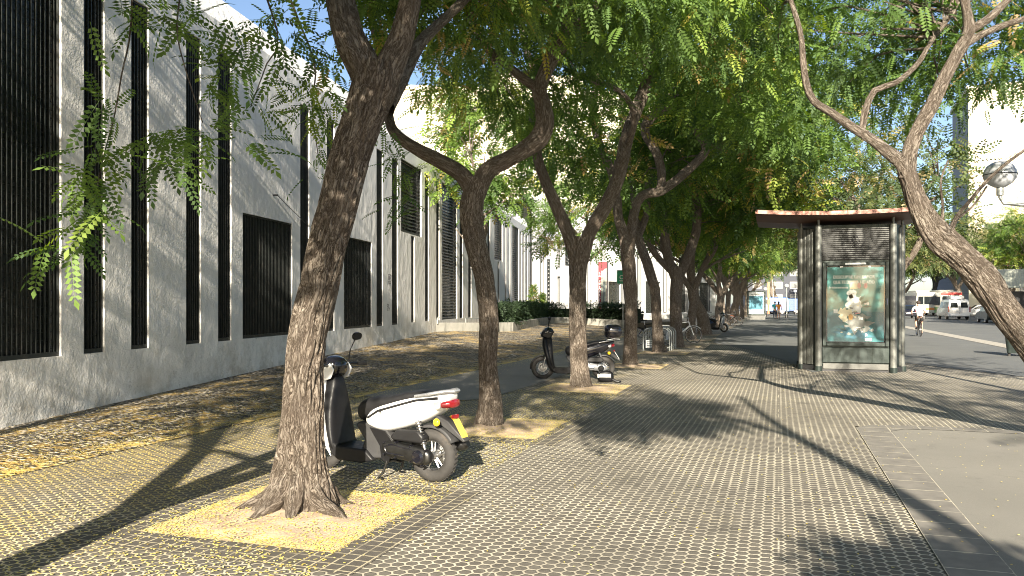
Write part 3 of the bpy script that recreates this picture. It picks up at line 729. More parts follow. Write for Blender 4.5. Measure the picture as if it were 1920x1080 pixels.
# tree 2
D2 = 10.34; w = Wood(2)
q, r = tr([(922, 806, 21), (920, 780, 21), (918, 740, 19.5), (915, 680, 18.5), (917, 600, 18), (911, 540, 18), (900, 490, 20), (889, 440, 21.5), (884, 400, 22), (890, 360, 21), (896, 335, 19)], D2); q[0].z = -.05
w.limb(q, r, 90, .035, flare=.7, fur=.014, lump=.09)
q, r = tr([(890, 365, 17), (868, 330, 15), (830, 305, 14), (790, 284, 12.5), (758, 264, 11), (735, 240, 9.5, .2), (725, 190, 8.5, .5), (715, 120, 8, .8), (690, 0, 7, 1.2), (660, -150, 5, 1.6)], D2); w.limb(q, r, 40, .06, fur=.01, lump=.1)
q, r = tr([(893, 368, 18), (912, 322, 17), (948, 300, 16), (985, 280, 17), (1012, 258, 19), (1022, 228, 17), (1018, 195, 15), (1012, 165, 13.5), (1030, 118, 14), (1056, 75, 16), (1062, 30, 15.5), (1060, -30, 14.5), (1050, -150, 13), (1075, -300, 10), (1090, -450, 7)], D2); w.limb(q, r, 60, .045, fur=.012, lump=.1)
q, r = tr([(1012, 168, 9), (985, 150, 8.5), (945, 118, 8), (908, 82, 7.5, .2), (880, 20, 7, .5), (860, -80, 5, .9)], D2); w.limb(q, r, 24, .08)
q, r = tr([(1058, 70, 9), (1110, 20, 8, -.2), (1180, -60, 6, -.5), (1260, -140, 4, -.8)], D2); w.limb(q, r, 20, .08)
rs = np.random.RandomState(12)
finish_tree('street_tree', Vector((-3.52, 9.73, 0)), w, 'second tree, slim trunk with a wide low fork, its right arm rising in an S', GRP,
    [((-2.4, 10.6, 6.9), (2.6, 2.3, 1.6), 90), ((-3.9, 12.0, 5.5), (1.5, 1.5, 1.0), 46), ((-.9, 10.8, 5.7), (1.5, 1.4, .8), 34)], rs, 'near', .36, 26, .35, base=.48)
# tree 3
D3 = 15.; w = Wood(3)
q, r = tr([(1092, 731, 17), (1088, 700, 17), (1084, 640, 16), (1083, 560, 16), (1084, 500, 17), (1086, 470, 17), (1090, 445, 15)], D3); q[0].z = -.05
w.limb(q, r, 64, .06, flare=.6, fur=.014, lump=.05)
q, r = tr([(1080, 490, 13), (1066, 440, 13), (1047, 395, 11.5), (1027, 350, 10.5), (1012, 312, 10), (1006, 280, 9.5), (1000, 230, 9, .3), (1004, 160, 8, .6), (980, 60, 7, .9), (960, -80, 5, 1.2)], D3); w.limb(q, r, 36, .1, fur=.01)
q, r = tr([(1090, 490, 13), (1104, 440, 13.5), (1130, 395, 13.5), (1153, 350, 13), (1166, 305, 13), (1174, 265, 12.5), (1192, 210, 12), (1211, 160, 12), (1214, 122, 11), (1196, 85, 10), (1188, 30, 10), (1184, -60, 9), (1200, -200, 6)], D3); w.limb(q, r, 40, .09, fur=.012)
q, r = tr([(1210, 118, 8), (1232, 80, 7.5), (1262, 45, 7.5), (1290, 18, 7, .2), (1330, -50, 6, .5), (1380, -150, 4, .8)], D3); w.limb(q, r, 20, .1)
q, r = tr([(1175, 280, 7), (1190, 215, 6, -.5), (1160, 170, 5, -.8), (1110, 150, 5, -1.), (1060, 130, 4, -1.3)], D3); w.limb(q, r, 16, .12)
rs = np.random.RandomState(13)
finish_tree('street_tree', Vector((-3.49, 14.65, 0)), w, 'third tree, straight trunk splitting in a clear V, hiding the middle of the black scooter', GRP,
    [((-2.0, 15.4, 7.4), (2.8, 2.6, 1.8), 86), ((-4.5, 17.6, 5.6), (1.2, 1.4, 1.2), 26), ((-.6, 17.5, 6.2), (1.6, 1.5, 1.0), 22)], rs, 'mid', .40, 24, .3, base=.48, special=.09)
# tree 4
D4 = 20.3; w = Wood(4)
q, r = tr([(1183, 689, 12), (1182, 660, 12), (1183, 600, 12), (1182, 540, 12.5), (1178, 490, 13), (1172, 450, 12), (1160, 410, 9), (1156, 370, 9), (1148, 325, 8), (1132, 290, 8), (1118, 250, 7.5), (1112, 200, 7), (1120, 120, 6), (1100, 0, 5)], D4); q[0].z = -.05
w.limb(q, r, 40, .1, flare=.6, fur=.01)
q, r = tr([(1180, 480, 10), (1184, 430, 9), (1194, 380, 9), (1213, 363, 9), (1240, 358, 9), (1282, 326, 8.5), (1322, 284, 8), (1315, 262, 7), (1300, 240, 6)], D4); w.limb(q, r, 24, .12)
q, r = tr([(1236, 362, 8), (1241, 330, 8), (1232, 290, 8), (1210, 250, 8.5), (1216, 226, 9), (1255, 195, 10), (1312, 165, 10), (1334, 147, 9), (1322, 122, 8), (1314, 100, 7), (1335, 70, 7), (1370, 20, 6), (1390, -60, 5)], D4); w.limb(q, r, 24, .12)
q, r = tr([(1318, 140, 7), (1345, 118, 8), (1375, 106, 8), (1403, 86, 8), (1420, 60, 7), (1450, 20, 5)], D4); w.limb(q, r, 18, .12)
rs = np.random.RandomState(14)
finish_tree('street_tree', Vector((-3.56, 20.2, 0)), w, 'fourth tree, straight trunk just left of the leaning one, before the green sign', GRP,
    [((-1.6, 21.2, 7.9), (3.4, 2.8, 1.9), 100), ((-3.8, 22.8, 5.5), (2.0, 1.4, 1.2), 40), ((.6, 22.6, 6.4), (1.8, 1.8, 1.7), 44)], rs, 'mid', .44, 22, .3, base=.46, special=.09)
# tree 5
D5 = 25.5; w = Wood(5)
q, r = tr([(1236, 664, 11), (1234, 640, 10), (1231, 590, 9.5), (1228, 545, 9.5), (1215, 500, 9.5), (1203, 465, 9), (1192, 425, 8), (1190, 380, 7), (1180, 320, 7), (1170, 240, 6), (1160, 120, 5)], D5); q[0].z = -.05
w.limb(q, r, 32, .12, flare=.7, fur=.01)
q, r = tr([(1196, 445, 7), (1212, 400, 6.5), (1216, 340, 6), (1240, 280, 5), (1260, 180, 5)], D5); w.limb(q, r, 18, .15)
rs = np.random.RandomState(15)
finish_tree('street_tree', Vector((-3.62, 25.7, 0)), w, 'fifth tree, slim trunk leaning left in front of the bike rack', GRP,
    [((-1.8, 26.6, 7.3), (3.6, 2.6, 2.2), 110), ((-4.2, 27, 5.2), (1.8, 1.6, 1.0), 28)], rs, 'mid', .5, 20, .25, base=.46, special=.1)
# tree 6
D6 = 29.; w = Wood(6)
q, r = tr([(1268, 652, 11), (1268, 620, 11), (1267, 560, 11), (1269, 525, 12), (1270, 500, 11)], D6); q[0].z = -.05
w.limb(q, r, 32, .12, flare=.6, fur=.01)
q, r = tr([(1266, 520, 9), (1252, 480, 9), (1246, 430, 8.5), (1250, 385, 8), (1266, 335, 7), (1288, 260, 6.5), (1290, 190, 6), (1280, 60, 5)], D6); w.limb(q, r, 20, .15)
q, r = tr([(1272, 520, 9), (1290, 480, 9), (1305, 435, 8.5), (1306, 385, 8), (1298, 335, 7.5), (1318, 280, 6), (1330, 200, 5), (1350, 80, 4)], D6); w.limb(q, r, 20, .15)
q, r = tr([(1263, 512, 7), (1238, 488, 6), (1222, 465, 6), (1205, 420, 5), (1200, 360, 4)], D6); w.limb(q, r, 14, .2)
rs = np.random.RandomState(16)
finish_tree('street_tree', Vector((-3.55, 29.4, 0)), w, 'sixth tree, pale sunlit trunk with a U fork between bike rack and white bicycle', GRP,
    [((-1.6, 29.6, 7), (3.8, 3.0, 2.1), 100), ((-.2, 31, 5.2), (2.2, 1.8, 1.3), 40)], rs, 'mid', .55, 20, .25, base=.46, special=.1)

# right-hand leaning tree
DR = 9.; w = Wood(8)
q, r = tr([(2075, 850, 44), (2040, 780, 38), (1990, 715, 37), (1930, 645, 36), (1882, 580, 35), (1840, 520, 35), (1800, 478, 34), (1762, 445, 33), (1738, 415, 28), (1720, 380, 25), (1708, 345, 22), (1698, 318, 21)], DR); q[0].z = -.06; r = [x*.80 for x in r]
w.limb(q, r, 110, .035, flare=.5, fur=.014, lump=.12)
q, r = tr([(1704, 335, 17), (1690, 305, 15), (1665, 285, 13.5), (1635, 262, 11.5), (1600, 240, 10), (1560, 212, 9), (1526, 190, 8.5), (1512, 160, 8), (1506, 120, 7), (1500, 60, 6), (1470, -40, 5)], DR); w.limb(q, [x*.85 for x in r], 30, .07, fur=.01, lump=.08)
q, r = tr([(1700, 335, 18), (1706, 285, 15.5), (1724, 238, 15), (1748, 195, 14.5), (1772, 145, 14), (1798, 95, 13.5), (1816, 60, 13), (1812, 20, 10), (1800, -40, 9), (1780, -160, 6)], DR); w.limb(q, [x*.88 for x in r], 36, .06, fur=.01)
q, r = tr([(1816, 58, 9), (1850, 38, 7.5), (1880, 10, 6.5), (1905, -20, 6), (1950, -90, 4)], DR); w.limb(q, r, 18, .1)
q, r = tr([(1806, 85, 8), (1842, 64, 6.5), (1885, 46, 6), (1925, 34, 5), (1990, 10, 4)], DR); w.limb(q, r, 18, .1)
q, r = tr([(1616, 250, 6), (1622, 210, 6), (1640, 170, 6), (1680, 155, 5), (1720, 120, 5, .4), (1745, 80, 4, .6), (1790, 20, 4, .8)], DR); w.limb(q, r, 16, .1)
q, r = tr([(1785, 452, 6), (1782, 435, 5.5), (1795, 405, 4), (1812, 385, 3.6), (1845, 345, 3.2), (1880, 312, 3), (1930, 275, 2.6)], DR); w.limb(q, r, 12, .07)
q, r = tr([(1765, 425, 4), (1768, 390, 2.4), (1764, 340, 2), (1778, 300, 1.6)], DR); w.limb(q, r, 8, .07)
q, r = tr([(1795, 410, 3), (1825, 385, 2.2, .2), (1850, 350, 1.8, .4)], DR); w.limb(q, r, 8, .07)
w.limb([P(1985, 710, DR), Vector((3.6, 8.6, 3.2)), Vector((4.1, 6.6, 4.8)), Vector((4.4, 5, 5.7))], [.11, .09, .06, .03], 14, .12)  # off-frame limb added to hold leaves that shade the leaning trunk
rs = np.random.RandomState(18)
finish_tree('street_tree', Vector((3.35, 10.55, 0)), w, 'big trunk leaning in from the right edge and crossing in front of the kiosk roof', 'street trees on the road side',
    [((2.6, 13.2, 6.4), (2.4, 2.2, 1.2), 48), ((.9, 12.0, 5.5), (1.5, 1.4, .9), 46), ((3.0, 12.2, 5.0), (1.5, 1.2, .7), 12), ((4.4, 4.9, 5.6), (1.0, 1.7, 1.0), 16), ((6.0, 12, 5.6), (2.0, 2.0, 1.3), 30), ((3.6, 11.6, 5.4), (1.3, 1.2, 1.0), 22), ((2.4, 11.4, 4.7), (1.0, 1.0, .6), 12), ((6.2, 14, 3.2), (.9, .8, .5), 7)], rs, 'near', .34, 24, .45, base=.4)

# generic trees
def generic(name, base, seed, h=1., lean=(0, 0), spread=3., zc=6.6, ncl=90, per=18, sc=.6, tpl='mid', r0=.19, base_t=.45, mat='leaf', label='', group=None, rz=(2.6, 3), low=0):
    rs = np.random.RandomState(seed); w = Wood(seed % 17); B = Vector(base); fh = 2.3*h*rs.uniform(.85, 1.15)
    lx, ly = lean; f = Vector((lx*fh, ly*fh, fh))
    w.limb([Vector((0, 0, -.05)), Vector((lx*.3*fh+rs.normal(0, .06), ly*.3*fh, fh*.35)), Vector((lx*.65*fh+rs.normal(0, .08), ly*.6*fh, fh*.7)), f], [r0*1.1, r0, r0*.92, r0*.95], 20, .2, flare=.4)
    k = rs.randint(2, 4); a0 = rs.uniform(0, 6.28)
    for i in range(k):
        a = a0+i*2*pi/k+rs.normal(0, .3); o = Vector((cos(a), sin(a), 0)); s1 = rs.uniform(.5, .8)*spread*.5; bend = Vector((rs.normal(0, .25), rs.normal(0, .25), 0))
        pts = [f-Vector((0, 0, .15)), f+o*s1*.5+Vector((0, 0, .8*h)), f+o*s1+bend+Vector((0, 0, 1.9*h)), f+o*s1*.9-bend+Vector((0, 0, 3.*h)), f+o*s1*1.5+Vector((0, 0, 4.3*h))]
        w.limb(pts, [r0*.68, r0*.6, r0*.5, r0*.42, r0*.2], 12, .25)
        for j in (1, 2, 3):
            a2 = a+rs.normal(0, 1.2); o2 = Vector((cos(a2), sin(a2), 0)); p = pts[j]
            w.limb([p, p+o2*.8+Vector((0, 0, .45)), p+o2*spread*.55+Vector((0, 0, rs.uniform(.5, 1.3)))], [r0*.3, r0*.24, r0*.08], 8, .3)
    t = empty(name, tuple(B), 0, label, 'tree', group)
    ells = [((f.x, f.y, zc), (spread, spread, rz[0]*h), ncl)]
    if low: ells.append(((f.x, f.y, zc-rz[0]*h*.75), (spread*1.05, spread*1.05, .9*h), low))
    cl = clusters(rs, ells); add_twigs(w, cl, rs, .25, .02, 4)
    w.build('trunk', t); crown('crown', t, rs, cl, per, tpl, sc, base=base_t, mat=mat, special=.06); return t
def place(src, loc, rz, s, label, group):
    o = copy_tree(src); o.location = loc; o.rotation_euler = (0, 0, rz); o.scale = (s, s, s); o['label'] = label
    if group: o['group'] = group
    return o
gA = generic('street_tree', (-3.55, 35, 0), 31, lean=(.05, 0), spread=3.6, zc=6.9, ncl=120, low=26, label='seventh tree, dark trunk beside the white bicycle wheel', group=GRP)
gB = generic('street_tree', (-3.5, 41, 0), 32, lean=(-.22, 0), spread=3.7, zc=6.9, ncl=120, low=30, r0=.3, label='eighth tree, thick dark trunk leaning left behind the blue scooter', group=GRP)
gC = generic('street_tree', (-3.5, 53, 0), 33, lean=(.0, .05), spread=3.8, zc=6.8, ncl=120, low=34, r0=.26, label='ninth tree, forked dark trunk in front of the parked bicycles', group=GRP)
generic('street_tree', (-10.9, 29.5, .4), 36, lean=(0, 0), spread=2.5, zc=7.4, ncl=75, per=20, low=10, r0=.17, label='tree standing on the cobbled bank by the wall, seen behind the second trunk', group='trees by the building')
generic('street_tree', (-10.0, 41, .3), 37, lean=(.1, 0), spread=2.8, zc=6.6, ncl=70, per=18, low=10, r0=.17, label='tree by the planter, its leaves hanging before the sunlit white wing', group='trees by the building')
far_lab = ['tree next in line after the parked bicycles', 'tree halfway between the parked bicycles and the advert panel', 'tree closest to the far advert panel', 'tree rising just behind the far advert panel', 'far tree at the end of the left row']
for i, (y, src, rz, s) in enumerate([(59.5, gA, 1., 1.), (66, gB, 2.4, 1.), (74, gC, .8, 1.05), (84, gA, 4, 1.05), (97, gC, 5, 1.1)]):
    place(src, (-3.5, y, 0), rz, s, far_lab[i], GRP)
# right side row and beyond
GR = 'street trees on the road side'
gD = generic('street_tree', (3.9, 32.5, 0), 34, lean=(-.12, .0), spread=3.3, zc=6.4, ncl=70, per=15, low=14, r0=.22, mat='leaf_dry', base_t=.4, label='tree behind the kiosk, its dark limbs rising over the roof', group=GR)
gE = generic('street_tree', (2.2, 41, 0), 35, lean=(.3, 0), spread=3.4, zc=6.4, ncl=80, per=15, low=26, r0=.2, mat='leaf_dry', base_t=.42, label='tree left of the kiosk with a curved leaning trunk', group=GR)
place(gD, (5.4, 56, 0), 2, 1.1, 'tree past the kiosk beside the cycle path', GR)
place(gE, (4.6, 70, 0), 1.2, 1.1, 'tree near the crossing behind the two walkers', GR)
place(gD, (6.5, 90, 0), 4, 1.2, 'farthest tree of the row between cycle path and road', GR)
rr = random.Random(5)
FGR = 'dense trees across the road'
ff = [(24.5, 62), (27, 78), (29, 52), (31, 96), (35, 66), (38, 84), (33, 118), (26, 132), (44, 72), (47, 100), (20, 150), (40, 140), (9, 130), (0, 150), (-8, 125), (-16, 150), (14, 175), (28, 175), (44, 180), (60, 130), (55, 90), (22.8, 70), (23.5, 88), (25.5, 104), (22.5, 55), (30, 88)]
lbs = ['beyond the white van', 'over the green bus', 'behind the shelter roof at the right edge', 'behind the far bus', 'near the cream block', 'in front of the cream block',
       'behind the row of parked cars', 'at the far bend of the road', 'below the cream block corner', 'in the second line across the road', 'at the road end', 'far behind the bus', 'behind the crossing', 'straight past the two walkers',
       'behind the far advert panel', 'at the far left end of the promenade', 'at the vanishing end of the avenue', 'far down the opposite pavement', 'last in the second line across the road', 'under the grey side of the cream block', 'at the extreme right under the cream block', 'directly right of the white van', 'between the white van and the cream block', 'over the small white car', 'closest to the shelter roof', 'between the shelter and the cream block']
for i, (x, y) in enumerate(ff):
    src = (gA, gB, gC, gE)[i % 4]; s = 1.25 if y < 110 else 1.7
    o = place(src, (x, y, -.05), rr.uniform(0, 6), s*rr.uniform(.9, 1.1), 'dense green tree '+lbs[i], FGR)
# trees behind the camera for their shade; all but the first are added
zz = [(-3.55, .1, gA, 2.2, 1., 'tree beside the camera whose trunk shadow crosses the paving left of the nearest tree', GRP),
      (8.6, -1.5, gD, 1.5, .9, 'unseen road side tree added behind the camera for its shade', GR)]  # added tree, set sideways to steer where its shade lands
ww_ = Wood(10); ww_.limb([Vector((0, 0, -.05)), Vector((.1, 0, 2)), Vector((-.1, .3, 4)), Vector((-.2, 1.5, 6)), Vector((-.6, 4, 7.4)), Vector((-1.1, 8, 8.2))], [.17, .15, .13, .1, .07, .04], 14, .2)
rq = np.random.RandomState(70); tw = empty('street_tree', (-7.3, -.5, 0), 0, 'unseen sparse tree added left of the camera so its long limb shades the white wall in streaks', 'tree', 'trees by the building')  # added out of view, limb and leaves shaped to streak the wall with shade
cq = clusters(rq, [((0, 0, 7.2), (1.4, 3, 2), 16), ((-1.1, 7.5, 8.2), (1.2, 3.2, 1.0), 22), ((-.3, 3.5, 6.6), (1, 1.5, .6), 8)]); add_twigs(ww_, cq, rq, .9, .03); ww_.build('trunk', tw); crown('crown', tw, rq, cq, 15, 'mid', .55)
wq = Wood(9); wq.limb([Vector((0, 0, -.05)), Vector((-.05, 0, 2)), Vector((.06, .1, 4)), Vector((-.05, 0, 6)), Vector((.05, 0, 7.5))], [.13, .11, .10, .08, .05], 14, .2)
rq = np.random.RandomState(77); tq = empty('street_tree', (3.24, -3, 0), 0, 'unseen slim tree added behind the camera to cast the thin shadow over the slab band', 'tree', GR)  # added stem for the shadow band, low leaf tuft for the dark patch
cq = clusters(rq, [((-.55, 0, 3.2), (.3, .2, .26), 70), ((-1.3, -1.3, 7.1), (1.2, 1.1, .7), 20)]); wq.limb([Vector((0, 0, 2.8)), Vector((-.3, 0, 3.05)), Vector((-.6, 0, 3.2))], [.04, .03, .015], 8, .1); wq.limb([Vector((0, 0, 5.6)), Vector((-.5, -.5, 6.5)), Vector((-1.3, -1.3, 7.3))], [.07, .05, .02], 10, .2); wq.build('trunk', tq); crown('crown', tq, rq, cq, 30, 'mid', .46, spread=.13)
for x, y, s, a, k, l, g in zz: place(s, (x, y, 0), a, k, l, g)

# ------------------------------------------------------------------ tree pits and petals
ty = [(5.25, 4.48, 6.0), (9.73, 8.95, 10.5), (14.65, 13.9, 15.45), (20.2, 19.45, 21), (25.7, 24.95, 26.45), (29.9, 29.1, 30.6), (35, 34.2, 35.8), (41, 40.2, 41.8), (53, 52.2, 53.8)]
PX0, PX1 = -4.24, -2.70
for i, (yc, y0, y1) in enumerate(ty):
    n = 40; vs = []; at = []
    for j in range(n+1):
        for k in range(n+1):
            x = PX0+(PX1-PX0)*k/n; y = y0+(y1-y0)*j/n; e = max(abs(k/n-.5), abs(j/n-.5))*2
            r = math.hypot(x-ROWX, y-yc); z = .006+.05*max(0, 1-r/.75)+.012*mnoise.noise(Vector((x*5, y*5, i)))*min(1, (1-e)*6)
            vs.append((x, y, max(z, .005))); at.append(e**1.6*.95)
    fs = np.array([(j*(n+1)+k, j*(n+1)+k+1, (j+1)*(n+1)+k+1, (j+1)*(n+1)+k) for j in range(n) for k in range(n)])
    o = npmesh('tree_pit_soil', np.array(vs), fs, 'soil', None, [('edge', 'FLOAT', np.array(at))], True); tag(o, kind='structure')
    bdr = .32
    for (a, b, c, d) in ((PX0-bdr, PX1+bdr, y0-bdr, y0-.002), (PX0-bdr, PX1+bdr, y1+.002, y1+bdr), (PX0-bdr, PX0-.002, y0-.002, y1+.002), (PX1+.002, PX1+bdr, y0-.002, y1+.002)):
        tag(sheet('pit_border_paving', [(a, c), (b, c), (b, d), (a, d)], .004, 'pit_tile'), kind='structure')
def petals():
    rs = np.random.RandomState(3); pts = []
    def addp(x, y, z=.008): pts.append(np.stack([x, y, np.full(len(x), z) if np.isscalar(z) else z], 1))
    for i, (yc, y0, y1) in enumerate(ty[:5]):
        n = [4200, 2600, 1800, 900, 600][i]
        e = rs.beta(3.2, 1., n); a = rs.uniform(0, 1, n); sgn = rs.randint(0, 4, n); xx = np.zeros(n); yy = np.zeros(n)
        h = e; t = rs.uniform(-1, 1, n)*h
        xx = np.where(sgn == 0, h, np.where(sgn == 1, -h, t)); yy = np.where(sgn == 2, h, np.where(sgn == 3, -h, t))
        x = (PX0+PX1)/2+xx*(PX1-PX0)/2; y = (y0+y1)/2+yy*(y1-y0)/2
        r = np.hypot(x-ROWX, y-yc); addp(x, y, .012+.05*np.clip(1-r/.75, 0, 1))
    n = 20000; x = -2.6-np.abs(rs.normal(0, 1.9, n)); y = rs.uniform(2.5, 14, n); k = x > -6.7; addp(x[k], y[k])
    n = 2600; x = rs.uniform(-3, 7, n); y = rs.uniform(3.2, 20, n); addp(x, y, .012)
    n = 16000; y = rs.uniform(3, 19, n); x = -6.75-np.abs(rs.normal(0, 1.2, n)); z = np.array([.022+embz(a, b) for a, b in zip(x, y)]); kk = x > np.array([wallx(b) for b in y]); addp(x[kk], y[kk], z[kk])
    n = 7000; y = rs.uniform(3, 32, n); x = -6.75+rs.normal(0, .3, n); addp(x, y, .022)
    p = np.concatenate(pts); n = len(p); a = rs.uniform(0, 6.28, n); s = rs.uniform(.0055, .0105, n)
    T = np.array([(-1, -.55, 0), (1, -.55, .25), (1, .55, 0), (-1, .55, .25)])
    ca, sa = np.cos(a)*s, np.sin(a)*s
    V = np.zeros((n, 4, 3)); V[:, :, 0] = p[:, None, 0]+T[None, :, 0]*ca[:, None]-T[None, :, 1]*sa[:, None]
    V[:, :, 1] = p[:, None, 1]+T[None, :, 0]*sa[:, None]+T[None, :, 1]*ca[:, None]; V[:, :, 2] = p[:, None, 2]+T[None, :, 2]*s[:, None]
    o = npmesh('fallen_petals', V.reshape(-1, 3), np.arange(n*4).reshape(-1, 4), 'petal', None, [('tone', 'FLOAT', np.repeat(rs.beta(3, 2, n), 4))])
    tag(o, 'small yellow petals scattered over paving, cobbles and tree pits', 'petals', kind='stuff')
petals()
#PART2
# ------------------------------------------------------------------ planter, hedge, shrubs
solid('shrub_bark', (.1, .08, .05), .9)
pl_pts = [(817, 32, .43), (890, 33.5, .38), (962, 35, .34), (988, 39, .33), (1030, 48, .32), (1067, 49, .26), (1102, 48.6, .2), (1174, 46.5, .12)]
PB = [G((u-960)/FPX*d, d) for u, d, z in pl_pts]; PZ = [z for *_, z in pl_pts]
def strip(mb, pts, zlo, zhi, thick, off=0.):
    n = len(pts); vs = []
    for i, p in enumerate(pts):
        t = (pts[min(i+1, n-1)]-pts[max(i-1, 0)]); t.z = 0; t.normalize(); q = Vector((-t.y, t.x, 0))
        for k, z in ((off, zlo[i]), (off, zhi[i]), (off+thick, zhi[i]), (off+thick, zlo[i])): vs.append(tuple(Vector((p.x, p.y, 0))+q*k+Vector((0, 0, z))))
    mb.add(vs, [(i*4+k, i*4+4+k, i*4+4+(k+1) % 4, i*4+(k+1) % 4) for i in range(n-1) for k in range(4)]+[(0, 1, 2, 3), tuple((n-1)*4+k for k in (3, 2, 1, 0))])
pw = empty('planter', tuple(PB[3]), 0, 'low weathered concrete planter curb curving in front of the white building', 'planter')
mb = MB(); strip(mb, PB, [z-.5 for z in PZ], [z+.38+.014*i for i, z in enumerate(PZ)], .25)
o = mb.build('planter_wall', 'concrete', pw, bev=.02); o.matrix_parent_inverse = Matrix.Translation(-PB[3])
mb = MB(); strip(mb, PB, [z-.3 for z in PZ], [z+.30 for z in PZ], 6., .26)
o = mb.build('planting_bed', 'shrub_bark', pw, smooth=False); o.matrix_parent_inverse = Matrix.Translation(-PB[3])
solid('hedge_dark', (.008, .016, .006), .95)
def hedge():
    rs = np.random.RandomState(40); pts = [PB[2]+Vector((.2, .3, 0))]+PB[3:]; pos = []
    seg = [(pts[i], pts[i+1]) for i in range(len(pts)-1)]; ln = np.array([(b-a).length for a, b in seg]); pr = ln/ln.sum()
    h = empty('hedge', tuple(PB[4]), 0, 'dark clipped hedge growing along the concrete planter', 'hedge')
    n = 9000; idx = rs.choice(len(seg), n, p=pr); t = rs.uniform(0, 1, n)
    for i, tt in zip(idx, t):
        a, b = seg[i]; p = a.lerp(b, tt); d = (b-a).normalized(); q = Vector((-d.y, d.x, 0)); e = rs.randint(0, 3)
        dep = .3 if e == 0 else rs.uniform(.3, 1.6); z = rs.uniform(.35, 1.2) if e == 0 else 1.2+.1*mnoise.noise(Vector((p.x, p.y, 0)))
        if e == 2: z = rs.uniform(.4, 1.15)
        p = p+q*(dep+rs.normal(0, .05)); pos.append((p.x, p.y, .28+z+rs.normal(0, .04)))
    pos = np.array(pos)-np.array(PB[4]); 
    leafmesh('foliage', h, 'far', pos, rs.normal(0, 1, (n, 3)), rs.uniform(.14, .24, n), np.clip(rs.normal(.4, .2, n), 0, 1), rs, 'hedge_leaf', 0)
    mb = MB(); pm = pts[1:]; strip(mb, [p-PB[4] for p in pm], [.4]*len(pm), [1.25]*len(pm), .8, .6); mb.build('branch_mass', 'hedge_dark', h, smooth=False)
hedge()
def shrub(u, d, h, wd, label, seed):
    rs = np.random.RandomState(seed); b = G((u-960)/FPX*d, d, .6); t = empty('shrub', tuple(b), 0, label, 'shrub'); n = 900
    z = rs.uniform(0, 1, n); r = wd*np.sqrt(rs.uniform(0, 1, n))*(1.05-z)**.6*(.4+.6*np.minimum(1, z*5)); a = rs.uniform(0, 6.28, n)
    pos = np.stack([r*np.cos(a), r*np.sin(a), z*h], 1)
    leafmesh('foliage', t, 'far', pos, pos*[1, 1, .2], rs.uniform(.12, .24, n), np.clip(rs.normal(.6, .25, n), 0, 1), rs, 'leaf', 0)
    MB().cyl((0, 0, -.3), (0, 0, h*.7), .04, 6).build('trunk', 'shrub_bark', t)
shrub(1000, 52, 2.1, .55, 'taller conical shrub against the white wing', 61); shrub(1017, 53, 1.6, .5, 'smaller conical shrub behind the hedge', 62)
# banner, green sign, bin, railing
def facing(p):
    v = Vector((p.x, p.y, 0)); return math.atan2(v.y, v.x)-pi/2
solid('banner_red', (.20, .008, .018), .6, var=.06); solid('banner_photo', (.22, .24, .20), .6, var=.4, scale=1.2); solid('banner_fig', (.10, .13, .13), .6)
pb = P(1130, 558, 56); pb.z = 0; bn = empty('banner', tuple(pb), facing(pb), 'tall red banner with vertical white lettering and a grey figure', 'banner')
bh = EYE+(HOR-491)*56/FPX; bw = .6; b0 = .9
MB().box(-bw*.5, bw*.5, -.03, .03, b0, bh).build('banner_cloth', 'banner_red', bn)
MB().prism([(-.12, b0+.02), (bw*.5-.02, b0+.02), (bw*.5-.02, bh-.45), (.12, bh-.5), (.02, bh-.62), (-.12, bh-.62)], -.036, -.031).build('banner_picture', 'banner_photo', bn, smooth=False)
MB().prism([(.0, b0+.3), (.09, b0+.35), (.12, 2.), (.16, 2.6), (.13, 3.), (.07, 3.15), (.02, 2.8), (.04, 2.1)], -.041, -.037).build('banner_figure', 'banner_fig', bn, smooth=False)
for i, ch in enumerate('LA EXPOSICION'):
    if ch != ' ': text('lettering', ch, .19, 'sign_white', bn, (-.21, -.033, bh-.85-i*.19), (R(90), 0, 0))
MB().cyl((bw*.5+.03, 0, 0), (bw*.5+.03, 0, bh+.05), .03, 8).build('pole', 'dark_metal', bn)
ps = P(1168, 615, 45); ps.z = 0; sg = empty('street_sign', tuple(ps), facing(ps), 'small green sign with pale emblem on a thin grey pole', 'sign')
MB().cyl((0, 0, 0), (0, 0, 3.4), .03, 8).build('pole', 'pole_steel', sg)
MB().box(-.35, .2, -.05, -.035, 2.65, 3.45).build('sign_rim', 'sign_white', sg, bev=.01); MB().box(-.32, .17, -.058, -.051, 2.68, 3.42).build('sign_panel', 'green_sign', sg)
e = MB(); e.torus((-.07, -.06, 3.05), (0, 1, 0), .1, .018, 20, 6, .3); e.box(-.2, .06, -.064, -.059, 2.83, 2.86); e.box(-.16, .02, -.064, -.059, 2.77, 2.79); e.build('emblem', 'sign_white', sg)
pc = P(1201, 612, 52); pc.z = 0; bi = empty('litter_bin', tuple(pc), facing(pc), 'black post mounted litter bin between the fourth and fifth trees', 'bin')
MB().cyl((0, .15, 0), (0, .15, 1.35), .03, 8).build('post', 'black_plastic', bi)
MB().loft([((0, 0, .35), (.16, 0, 0), (0, .12, 0)), ((0, 0, .9), (.21, 0, 0), (0, .16, 0))], 20, 4).build('bin_body', 'black_plastic', bi)
MB().loft([((0, 0, .93), (.24, 0, 0), (0, .18, 0)), ((0, 0, 1.05), (.2, 0, 0), (0, .14, 0))], 20, 4).build('lid', 'dark_plastic', bi)
rl = MB(); ra, rb2 = P(873, 597, 33.5), P(905, 597, 34.5)
rl.tube([ra, rb2], .025, 6); rl.cyl(ra, ra-Vector((0, 0, .5)), .02, 6); rl.cyl(rb2, rb2-Vector((0, 0, .5)), .02, 6)
tag(rl.build('handrail', 'pole_steel'), 'short pale handrail on the planter curb beside the white wall', 'handrail')
